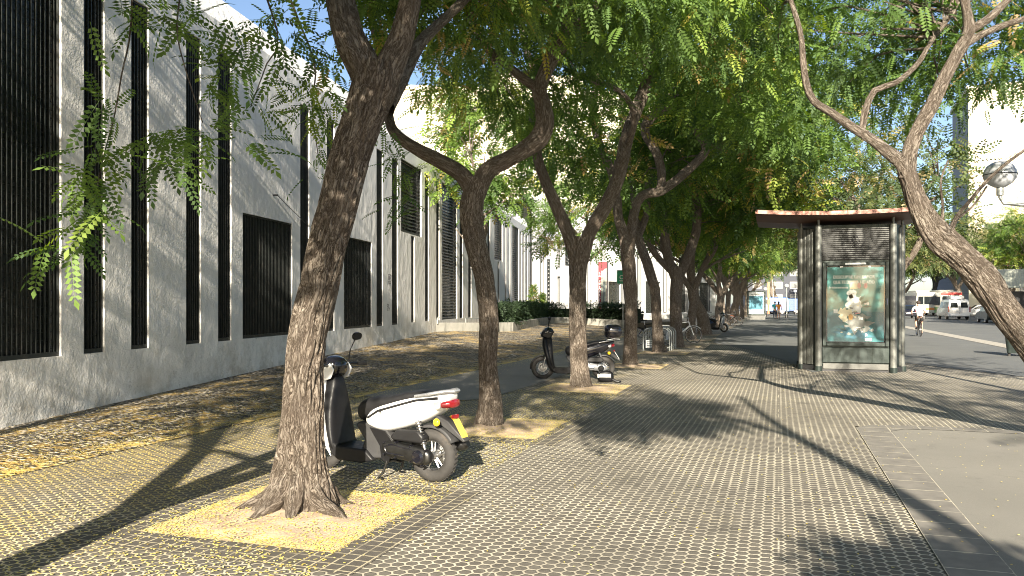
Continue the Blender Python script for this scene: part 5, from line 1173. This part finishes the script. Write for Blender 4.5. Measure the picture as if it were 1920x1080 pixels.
# ------------------------------------------------------------------ advert panel, lamps, bin, shelter
ap = P(1418, 600, 76); ap.z = 0; A = empty('advert_panel', tuple(ap), facing(ap)+.02, 'blue and white advert panel on a pale base at the left tree row end', 'advert panel')
MB().box(-.82, .82, -.12, .12, 0, .42).build('base', 'plinth_strip', A, bev=.02)
MB().box(-.84, .84, -.14, .14, .42, 2.75).build('case', 'kiosk', A, bev=.03)
MB().box(-.68, .68, -.155, -.145, .55, 2.6).build('poster', 'poster_white', A, smooth=False); MB().box(-.66, .60, -.162, -.157, .95, 2.25).build('poster_picture', 'poster_sea', A, bev=.04)
for i in range(3): scrap('printed_shape', 0, 1.5, .1, .1, 'poster_sea', -.163, 80+i) if False else None
MB().box(-.5, .1, -.162, -.157, .7, .78).build('poster_line', 'banner_fig', A, smooth=False); MB().box(-.5, .3, -.162, -.157, 2.38, 2.46).build('poster_line', 'poster_grey', A, smooth=False)
def lamp(p, r, label, arm=None, group=None, post=True):
    t = empty('street_lamp', (p.x, p.y, 0), facing(p), label, 'lamp', group); z = p.z
    gl = MB().lathe([(0.0, -r*.86), (r*.35, -r*.80), (r*.72, -r*.55), (r*.94, -r*.25), (r, 0)], (0, 0, z), (0, 0, 1), 36).build('globe', 'globe', t)
    MB().lathe([(r, .004), (r*.97, r*.22), (r*.78, r*.58), (r*.45, r*.82), (0, r*.92)], (0, 0, z), (0, 0, 1), 36).build('globe_cap', 'globe_metal', gl)
    MB().torus((0, 0, z+.002), (0, 0, 1), r, r*.03, 36, 6).build('globe_ring', 'dark_metal', gl)
    MB().lathe([(r*.22, -r*1.35), (r*.22, -r*.8)], (0, 0, z), (0, 0, 1), 14).build('socket', 'pole_steel', gl)
    if post: MB().tube([(0, 0, 0), (0, 0, 1), (0, 0, z-r*1.2)], [.09, .06, .045], 14).build('post', 'pole_steel', t); MB().lathe([(.16, 0), (.15, .3), (.09, .4)], (0, 0, 0), (0, 0, 1), 14).build('base', 'dark_metal', t)
    if arm:
        ax, ay = arm; MB().tube([(ax, ay, 0), (ax, ay, 1.2), (ax, ay, z-.5)], [.10, .07, .055], 16).build('post', 'pole_steel', t)
        MB().tube([(ax, ay, z-.9), (ax*.75, ay*.75, z-.62), (ax*.35, ay*.35, z-.52), (.05, 0, z-.46), (0, 0, z-.36), (0, 0, z-r*1.25)], .028, 10).build('arm', 'pole_steel', t)
        MB().lathe([(.2, 0), (.18, .35), (.1, .5)], (ax, ay, 0), (0, 0, 1), 16).build('base', 'dark_metal', t)
    return t
lamp(P(1875, 328, 12.8), .245, 'silver topped white globe lamp on an arm before the cream block', (1.3, .1), post=False)
LG = 'globe lamps along the avenue'
for u, v, d, l in ((1435, 542, 92, 'small globe lamp just right of the far advert panel'), (1475, 536, 84, 'globe lamp above the far parked blue van'), (1491, 546, 110, 'farthest globe lamp, left of the kiosk'), (1732, 525, 78, 'globe lamp above the green bus')):
    lamp(P(u, v, d), .25, l, group=LG)
pbn = P(1907, 650, 24); pbn.z = 0; u2 = empty('waste_container', tuple(pbn), facing(pbn), 'grey green street container half hidden behind the leaning trunk', 'container')
MB().loft([((0, 0, .1), (.26, 0, 0), (0, .22, 0)), ((0, 0, .75), (.33, 0, 0), (0, .28, 0))], 16, 6).build('container_body', 'kiosk', u2); MB().loft([((0, 0, .76), (.35, 0, 0), (0, .3, 0)), ((0, 0, .86), (.3, 0, 0), (0, .25, 0))], 16, 6).build('lid', 'grey_plastic', u2)
for sx in (-1, 1): MB().cyl((sx*.2, -.12, 0), (sx*.2, -.12, .12), .04, 10).build('foot', 'rubber', u2)
sp = P(1895, 540, 62); sp.z = -.1; sh = empty('shelter', tuple(sp), facing(sp), 'corrugated metal canopy roof at the right edge across the road', 'shelter')
cr = MB(); n = 40; vs = []
for i in range(n+1):
    x = -1.2+4.2*i/n; dz = .04*(i % 2); vs += [(x+.0, -1., 2.85+dz), (x+.15*(1-2*i/n), 0, 4.3+dz)]
cr.add(vs, [(2*i, 2*i+2, 2*i+3, 2*i+1) for i in range(n)]); solid('canopy_metal', (.34, .36, .30), .6); o = cr.build('canopy_roof', 'canopy_metal', sh, smooth=False); m_ = o.modifiers.new('s', 'SOLIDIFY'); m_.thickness = .05
for x in (-.8, .9, 2.6): MB().box(x, x+.12, -.5, -.38, 0, 3.4).build('post', 'grey_plastic', sh)
MB().box(-1., 2.8, .1, .2, 0, 2.6).build('back_panel', 'grey_plastic', sh)

# ------------------------------------------------------------------ vehicles
def carbody(mb, prof, w, tum=.12, zc=.8):
    # prof: outline in xz (x forward), inset above the waist
    n = len(prof); vs = []
    def yy(z): return w/2*(1-tum*max(0, (z-zc))/.7)
    for s in (-1, 1):
        for x, z in prof: vs.append((x, s*yy(z), z))
    mb.add(vs, [tuple(range(n)), tuple(reversed(range(n, 2*n)))]+[(i, i+n, (i+1) % n+n, (i+1) % n) for i in range(n)])
    return yy
def vehicle(kind, label, cat, loc, rz, mat, prof, w, wheels, wr, wins, rearwin=None, lights=None, frontwin=None, extra=None, group=None, s=1., tum=.12, zc=.8):
    t = empty(kind, tuple(loc), rz, label, cat, group); t.scale = (s, s, s)
    mb = MB(); yy = carbody(mb, prof, w, tum, zc); mb.build('body', mat, t, bev=.06, seg=3)
    for x in wheels:
        for sg in (-1, 1):
            wh = MB().torus((x, sg*(w/2-.1), wr), (0, 1, 0), wr-.09, .09, 28, 8, 1.1).build('wheel', 'rubber', t)
            MB().lathe([(0, -.05), (wr*.6, -.06), (wr*.6, .06), (0, .05)], (x, sg*(w/2-.06), wr), (0, 1, 0), 16).build('hubcap', 'alu', wh)
    for q in wins:
        for sg in (-1, 1):
            vs = [(x, sg*(yy(z)+.006), z) for x, z in q]; MB().add(vs, [tuple(range(len(q)))]).build('window', 'glass_dark', t, smooth=False)
    for nm, q in (('rear_window', rearwin), ('windscreen', frontwin)):
        if q:
            for pane in q: MB().add(pane, [tuple(range(len(pane)))]).build(nm, 'glass_dark', t, smooth=False)
    if lights:
        for (nm, m_, c, sz) in lights: x, y, z = c; MB().box(x-sz[0]/2, x+sz[0]/2, y-sz[1]/2, y+sz[1]/2, z-sz[2]/2, z+sz[2]/2).build(nm, m_, t, bev=.015)
    if extra: extra(t)
    return t
vanp = [(-2.1, .35), (-2.12, 1.0), (-2.02, 1.75), (-1.9, 1.88), (.8, 1.88), (1.35, 1.2), (2.0, 1.02), (2.1, .75), (2.1, .35)]
def van_extra(t):
    MB().loft([((-1.6, 0, 2.05), (0, .45, 0), (0, 0, .10)), ((-1.5, 0, 2.08), (0, .55, 0), (0, 0, .15)), ((.0, 0, 2.08), (0, .55, 0), (0, 0, .15)), ((.25, 0, 2.03), (0, .4, 0), (0, 0, .08))], 18, 5).build('roof_box', 'white_paint', t)
    MB().box(-2.2, -2.08, -.8, .8, .38, .58).build('bumper', 'white_paint', t, bev=.03); MB().box(-2.155, -2.14, -.26, .26, .72, .83).build('number_plate', 'plate_white', t, smooth=False)
    MB().box(-2.13, -2.11, -.01, .01, .6, 1.7).build('door_gap', 'black_plastic', t, smooth=False)
al = R(90)
road_rz = R(90)
vp_ = G((1787-960)/FPX*80, 80, -.1)
vehicle('parked_van', 'white van with a roof box seen from behind beside the green bus', 'van', vp_, road_rz+.05, 'white_paint', vanp, 1.85, (-1.35, 1.35), .33,
    [[(-.1, 1.1), (-.1, 1.65), (.75, 1.68), (1.15, 1.15)], [(-1.9, 1.15), (-1.85, 1.65), (-.25, 1.65), (-.25, 1.1)]],
    [[(-2.123, .12, 1.15), (-2.123, .72, 1.15), (-2.06, .66, 1.62), (-2.06, .12, 1.62)], [(-2.123, -.12, 1.15), (-2.123, -.72, 1.15), (-2.06, -.66, 1.62), (-2.06, -.12, 1.62)]],
    [('tail_light', 'red_lens', (-2.12, .86, 1.0), (.06, .1, .5)), ('tail_light', 'red_lens', (-2.12, -.86, 1.0), (.06, .1, .5))], extra=van_extra, s=1.08, zc=.95)
solid('bus_green', (.03, .22, .08), .35, coat=.4); solid('bus_cream', (.62, .60, .50), .35, coat=.4); solid('bus_orange', (.65, .22, .05), .4); solid('bus_red', (.5, .04, .03), .4)
busp = [(-5.8, .35), (-5.85, 1.2), (-5.75, 2.9), (-5.6, 3.05), (5.6, 3.05), (5.85, 2.6), (5.9, .35)]
def bus_extra(c1, c2):
    def f(t):
        MB().box(-5.92, -5.86, -1.1, 1.1, .4, 1.15).build('rear_panel', c1, t, bev=.02); MB().box(-5.84, -5.79, -1.15, 1.15, 2.62, 2.95).build('rear_sign', c2, t, bev=.02)
        MB().box(-5.8, 5.4, 1.262, 1.268, .42, 1.15).build('side_band', c1, t, smooth=False); MB().box(-5.8, 5.4, -1.268, -1.262, .42, 1.15).build('side_band', c1, t, smooth=False)
        MB().box(-5.945, -5.93, -.9, .2, .75, 1.05).build('rear_advert', 'bus_orange', t, smooth=False); MB().box(-3, 3, -.8, .8, 3.06, 3.3).build('roof_pod', 'bus_cream', t, bev=.05)
    return f
for lab, u, d, c1, c2, rz in (('green and cream bus with a red roof sign, its rear towards us', 1765, 104, 'bus_green', 'bus_red', .02), ('pale bus with white top beside the green bus', 1722, 108, 'bus_cream', 'poster_white', .02)):
    vehicle('city_bus', lab, 'bus', G((u-960)/FPX*d, d, -.05), road_rz+rz, 'bus_cream', busp, 2.5, (-3.6, 3.4), .48,
        [[(-5.4, 1.35), (-5.4, 2.6), (5.3, 2.6), (5.5, 1.35)]], [[(-5.865, -1.05, 1.45), (-5.865, 1.05, 1.45), (-5.80, 1.0, 2.5), (-5.80, -1.0, 2.5)]],
        [('tail_light', 'red_lens', (-5.9, 1.1, 1.3), (.06, .15, .3)), ('tail_light', 'red_lens', (-5.9, -1.1, 1.3), (.06, .15, .3))], extra=bus_extra(c1, c2), group='buses on the avenue', s=1., tum=.03, zc=1.4)
carp = [(-2.05, .32), (-2.1, .7), (-1.95, .98), (-1.75, 1.02), (-1.3, 1.42), (-.9, 1.48), (.25, 1.46), (.95, 1.0), (1.85, .86), (2.08, .65), (2.08, .32)]
def mk_car(lab, u, d, mat, rz, z=-.1):
    return vehicle('parked_car', lab, 'car', G((u-960)/FPX*d, d, z), rz, mat, carp, 1.75, (-1.3, 1.3), .31, [[(-1.35, 1.02), (-1.1, 1.36), (-.2, 1.38), (-.2, 1.0)], [(-.1, 1.0), (-.1, 1.38), (.2, 1.38), (.8, 1.0)]],
        [[(-1.72, -.6, 1.06), (-1.72, .6, 1.06), (-1.36, .55, 1.38), (-1.36, -.55, 1.38)]], [('tail_light', 'red_lens', (-2.04, .7, .82), (.06, .25, .14)), ('tail_light', 'red_lens', (-2.04, -.7, .82), (.06, .25, .14)), ('number_plate', 'plate_white', (-2.1, 0, .6), (.02, .5, .11)), ('headlight', 'clear_lens', (2.02, .62, .7), (.1, .3, .12)), ('headlight', 'clear_lens', (2.02, -.62, .7), (.1, .3, .12))],
        [[(.93, -.62, 1.03), (.93, .62, 1.03), (.36, .55, 1.42), (.36, -.55, 1.42)]], group='cars on the avenue')
mk_car('black car partly hidden by the right side of the kiosk', 1699, 86, 'gloss_black', road_rz)
mk_car('small white car parked right of the white van', 1836, 96, 'white_paint', R(180)); mk_car('pale blue white car at the far right edge', 1921, 92, 'white_paint', R(190))
mk_car('dark khaki car seen just left of the leaning trunk', 1862, 66, 'kiosk', road_rz)
mk_car('white car parked beyond the two walkers', 1492, 118, 'white_paint', R(185), 0); mk_car('silver car past the crossing', 1478, 128, 'silver_paint', R(175), 0)
vehicle('parked_van', 'blue van behind the far advert panel', 'van', G((1442-960)/FPX*112, 112, 0), R(184), 'blue_bright' if 'blue_bright' in M else (solid('blue_bright', (.05, .16, .45), .35, coat=.4) and 'blue_bright'), vanp, 1.9, (-1.35, 1.35), .33, [[(-.1, 1.1), (-.1, 1.65), (.75, 1.68), (1.15, 1.15)]], s=1.25, zc=.95)
vehicle('parked_van', 'dark blue van right of the far white pole', 'van', G((1470-960)/FPX*116, 116, 0), R(180), 'blue_paint', vanp, 1.9, (-1.35, 1.35), .33, [[(-.1, 1.1), (-.1, 1.65), (.75, 1.68), (1.15, 1.15)]], s=1.2, zc=.95)
pq = P(1451, 590, 100); pq.z = 0
wp = empty('flag_pole', tuple(pq), 0, 'slim white pole leaning above the two walkers', 'pole'); MB().tube([(0, 0, 0), (-.05, 0, 2), (-.15, 0, 4.4)], [.09, .07, .05], 10).build('shaft', 'white_paint', wp); MB().ball((-.15, 0, 4.45), .09, .09, .09).build('finial', 'white_paint', wp)
pq = P(1441, 590, 105); pq.z = 0; solid('orange_paint', (.7, .2, .1), .5)
op_ = empty('signal_post', tuple(pq), 0, 'tall orange red post behind the walker in turquoise', 'post'); MB().box(-.14, .14, -.1, .1, 0, 4.3).build('shaft', 'orange_paint', op_, bev=.02); MB().box(-.2, .2, -.16, .16, 0, .2).build('base', 'dark_metal', op_, bev=.02)

# ------------------------------------------------------------------ people
def skin_mesh(name, chains, mat, parent, sub=1):
    vs = []; es = []; rad = []; idx = {}
    for ch in chains:
        prev = None
        for key, p, r in ch:
            if key not in idx: idx[key] = len(vs); vs.append(tuple(p)); rad.append(r)
            if prev is not None: es.append((prev, idx[key]))
            prev = idx[key]
    me = bpy.data.meshes.new(name); me.from_pydata(vs, es, []); o = bpy.data.objects.new(name, me); C.objects.link(o)
    sk = o.modifiers.new('skin', 'SKIN'); me.materials.append(M[mat])
    sv = me.skin_vertices[0].data if me.skin_vertices else None
    for i, r in enumerate(rad):
        rr = r if isinstance(r, tuple) else (r, r); sv[i].radius = rr
    sv[0].use_root = True
    s = o.modifiers.new('sub', 'SUBSURF'); s.levels = sub; s.render_levels = sub; sk.use_smooth_shade = True
    o.parent = parent; return o
def person(label, loc, rz, J, shirt, bottom, blen=1., sleeves=.5, hair='hair', shoes='dark_plastic', long_legs=True, hairlen=.06):
    t = empty('person', tuple(loc), rz, label, 'person'); V = lambda k: Vector(J[k])
    pel, ch, nk, hd = V('pelvis'), V('chest'), V('neck'), V('head')
    body = [[('p', pel, (.13, .10)), ('w', pel.lerp(ch, .5), (.12, .09)), ('c', ch, (.16, .105)), ('n', nk, .055), ('h0', hd-Vector((0, 0, .06)), .075), ('h1', hd+Vector((0, 0, .02)), .095), ('h2', hd+Vector((0, 0, .09)), .07)]]
    for s in 'lr':
        body.append([('c', ch, 0), (s+'s', V(s+'sh'), .055), (s+'e', V(s+'el'), .042), (s+'w', V(s+'wr'), .028), (s+'hh', V(s+'wr')+(V(s+'wr')-V(s+'el')).normalized()*.09, .03), (s+'hf', V(s+'wr')+(V(s+'wr')-V(s+'el')).normalized()*.17, .014)])
        kn, an = V(s+'kn'), V(s+'an'); hp = V(s+'hip')
        body.append([('p', pel, 0), (s+'hp', hp, .085), (s+'k', kn, .058), (s+'cf', kn.lerp(an, .3), .055), (s+'a', an, .036), (s+'t', an+Vector((0, .15, -.05)), .03)])
    body[0] = body[0]; b = skin_mesh('body', body, 'skin', t)
    MB().ball(hd+Vector((0, .095, .0)), .014, .018, .02, 8, 6).build('nose', 'skin', b)
    e = MB(); e.ball(hd+Vector((.033, .082, .03)), .012, .008, .008, 8, 6); e.ball(hd+Vector((-.033, .082, .03)), .012, .008, .008, 8, 6); e.build('eyes', 'hair', b)
    hr = MB().ball(hd+Vector((0, -.022, .055)), .098, .105, .095, 18, 12)
    if hairlen > .1: hr.ball(hd+Vector((0, -.06, -.06)), .085, .06, .13, 14, 10)
    hr.build('hair', hair, t)
    sh = [[('p', pel+Vector((0, 0, -.03)), (.155, .12)), ('w', pel.lerp(ch, .5), (.145, .115)), ('c', ch, (.19, .13)), ('n', nk-Vector((0, 0, .04)), .075)]]
    for s in 'lr': sh.append([('c', ch, 0), (s+'s', V(s+'sh'), .078), (s+'e', V(s+'sh').lerp(V(s+'el'), sleeves*1.4), .062)])
    skin_mesh('shirt', sh, shirt, t)
    tr_ = [[('p', pel, (.15, .12))]]
    for s in 'lr':
        kn, an, hp = V(s+'kn'), V(s+'an'), V(s+'hip')
        c = [('p', pel, 0), (s+'h', hp, .105), (s+'k', hp.lerp(kn, .9 if long_legs else .7), .08)]
        if long_legs: c[-1] = (s+'k', kn, .075); c.append((s+'a', kn.lerp(an, .92), .058))
        tr_.append(c)
    skin_mesh('trousers' if long_legs else 'shorts', tr_[1:] if True else tr_, bottom, t)
    for s in 'lr':
        a = V(s+'an'); MB().loft([(a+Vector((0, -.06, -.04)), (.03, 0, 0), (0, 0, .035)), (a+Vector((0, .02, -.04)), (.042, 0, 0), (0, 0, .045)), (a+Vector((0, .14, -.06)), (.045, 0, 0), (0, 0, .028)), (a+Vector((0, .19, -.065)), (.025, 0, 0), (0, 0, .015))], 14, 2.5).build('shoe', shoes, t)
    return t
solid('shirt_turquoise', (.03, .42, .48), .8); solid('trousers_navy', (.02, .03, .06), .8); solid('top_orange', (.70, .27, .05), .8); solid('shorts_white', (.72, .66, .62), .8); solid('shirt_white', (.80, .80, .78), .8); solid('shorts_black', (.02, .02, .02), .8)
J = dict(pelvis=(0, 0, .95), chest=(0, .02, 1.28), neck=(0, .02, 1.47), head=(0, .03, 1.6), lsh=(-.2, .02, 1.40), lel=(-.26, -.04, 1.13), lwr=(-.27, .08, .90), rsh=(.2, .02, 1.40), rel=(.26, -.06, 1.13), rwr=(.28, -.02, .88),
         lhip=(-.09, 0, .88), lkn=(-.1, .16, .50), lan=(-.1, .2, .1), rhip=(.09, 0, .88), rkn=(.1, .02, .49), ran=(.1, -.22, .13))
J2 = dict(J, lkn=(-.09, .02, .49), lan=(-.1, -.2, .13), rkn=(.1, .15, .5), ran=(.1, .22, .1))
person('walker in a turquoise shirt and dark trousers heading away', G((1453-960)/FPX*78, 78, .008), YAW*0, J, 'shirt_turquoise', 'trousers_navy')
person('walker in an orange top and pale shorts heading away', G((1460-960)/FPX*77.5, 77.5, .008), 0, J2, 'top_orange', 'shorts_white', hairlen=.2, long_legs=False, shoes='rubber')
cyp = G((1723-960)/FPX*38.4, 38.4, .01)
bicycle('city bicycle ridden away by the person in white', cyp+Vector((0, -.5, 0)), R(90), 'dark_metal', 0)
JC = dict(pelvis=(0, -.22, .98), chest=(0, -.02, 1.27), neck=(0, .1, 1.45), head=(0, .16, 1.56), lsh=(-.2, .06, 1.38), lel=(-.3, .16, 1.13), lwr=(-.26, .30, 1.06), rsh=(.2, .06, 1.38), rel=(.3, .16, 1.13), rwr=(.26, .30, 1.06),
          lhip=(-.09, -.2, .93), lkn=(-.12, .12, .72), lan=(-.12, -.1, .42), rhip=(.09, -.2, .93), rkn=(.12, .04, .58), ran=(.12, -.02, .16))
person('cyclist in a white top and black shorts riding away on the cycle path', cyp, 0, JC, 'shirt_white', 'shorts_black', long_legs=False, shoes='dark_plastic')
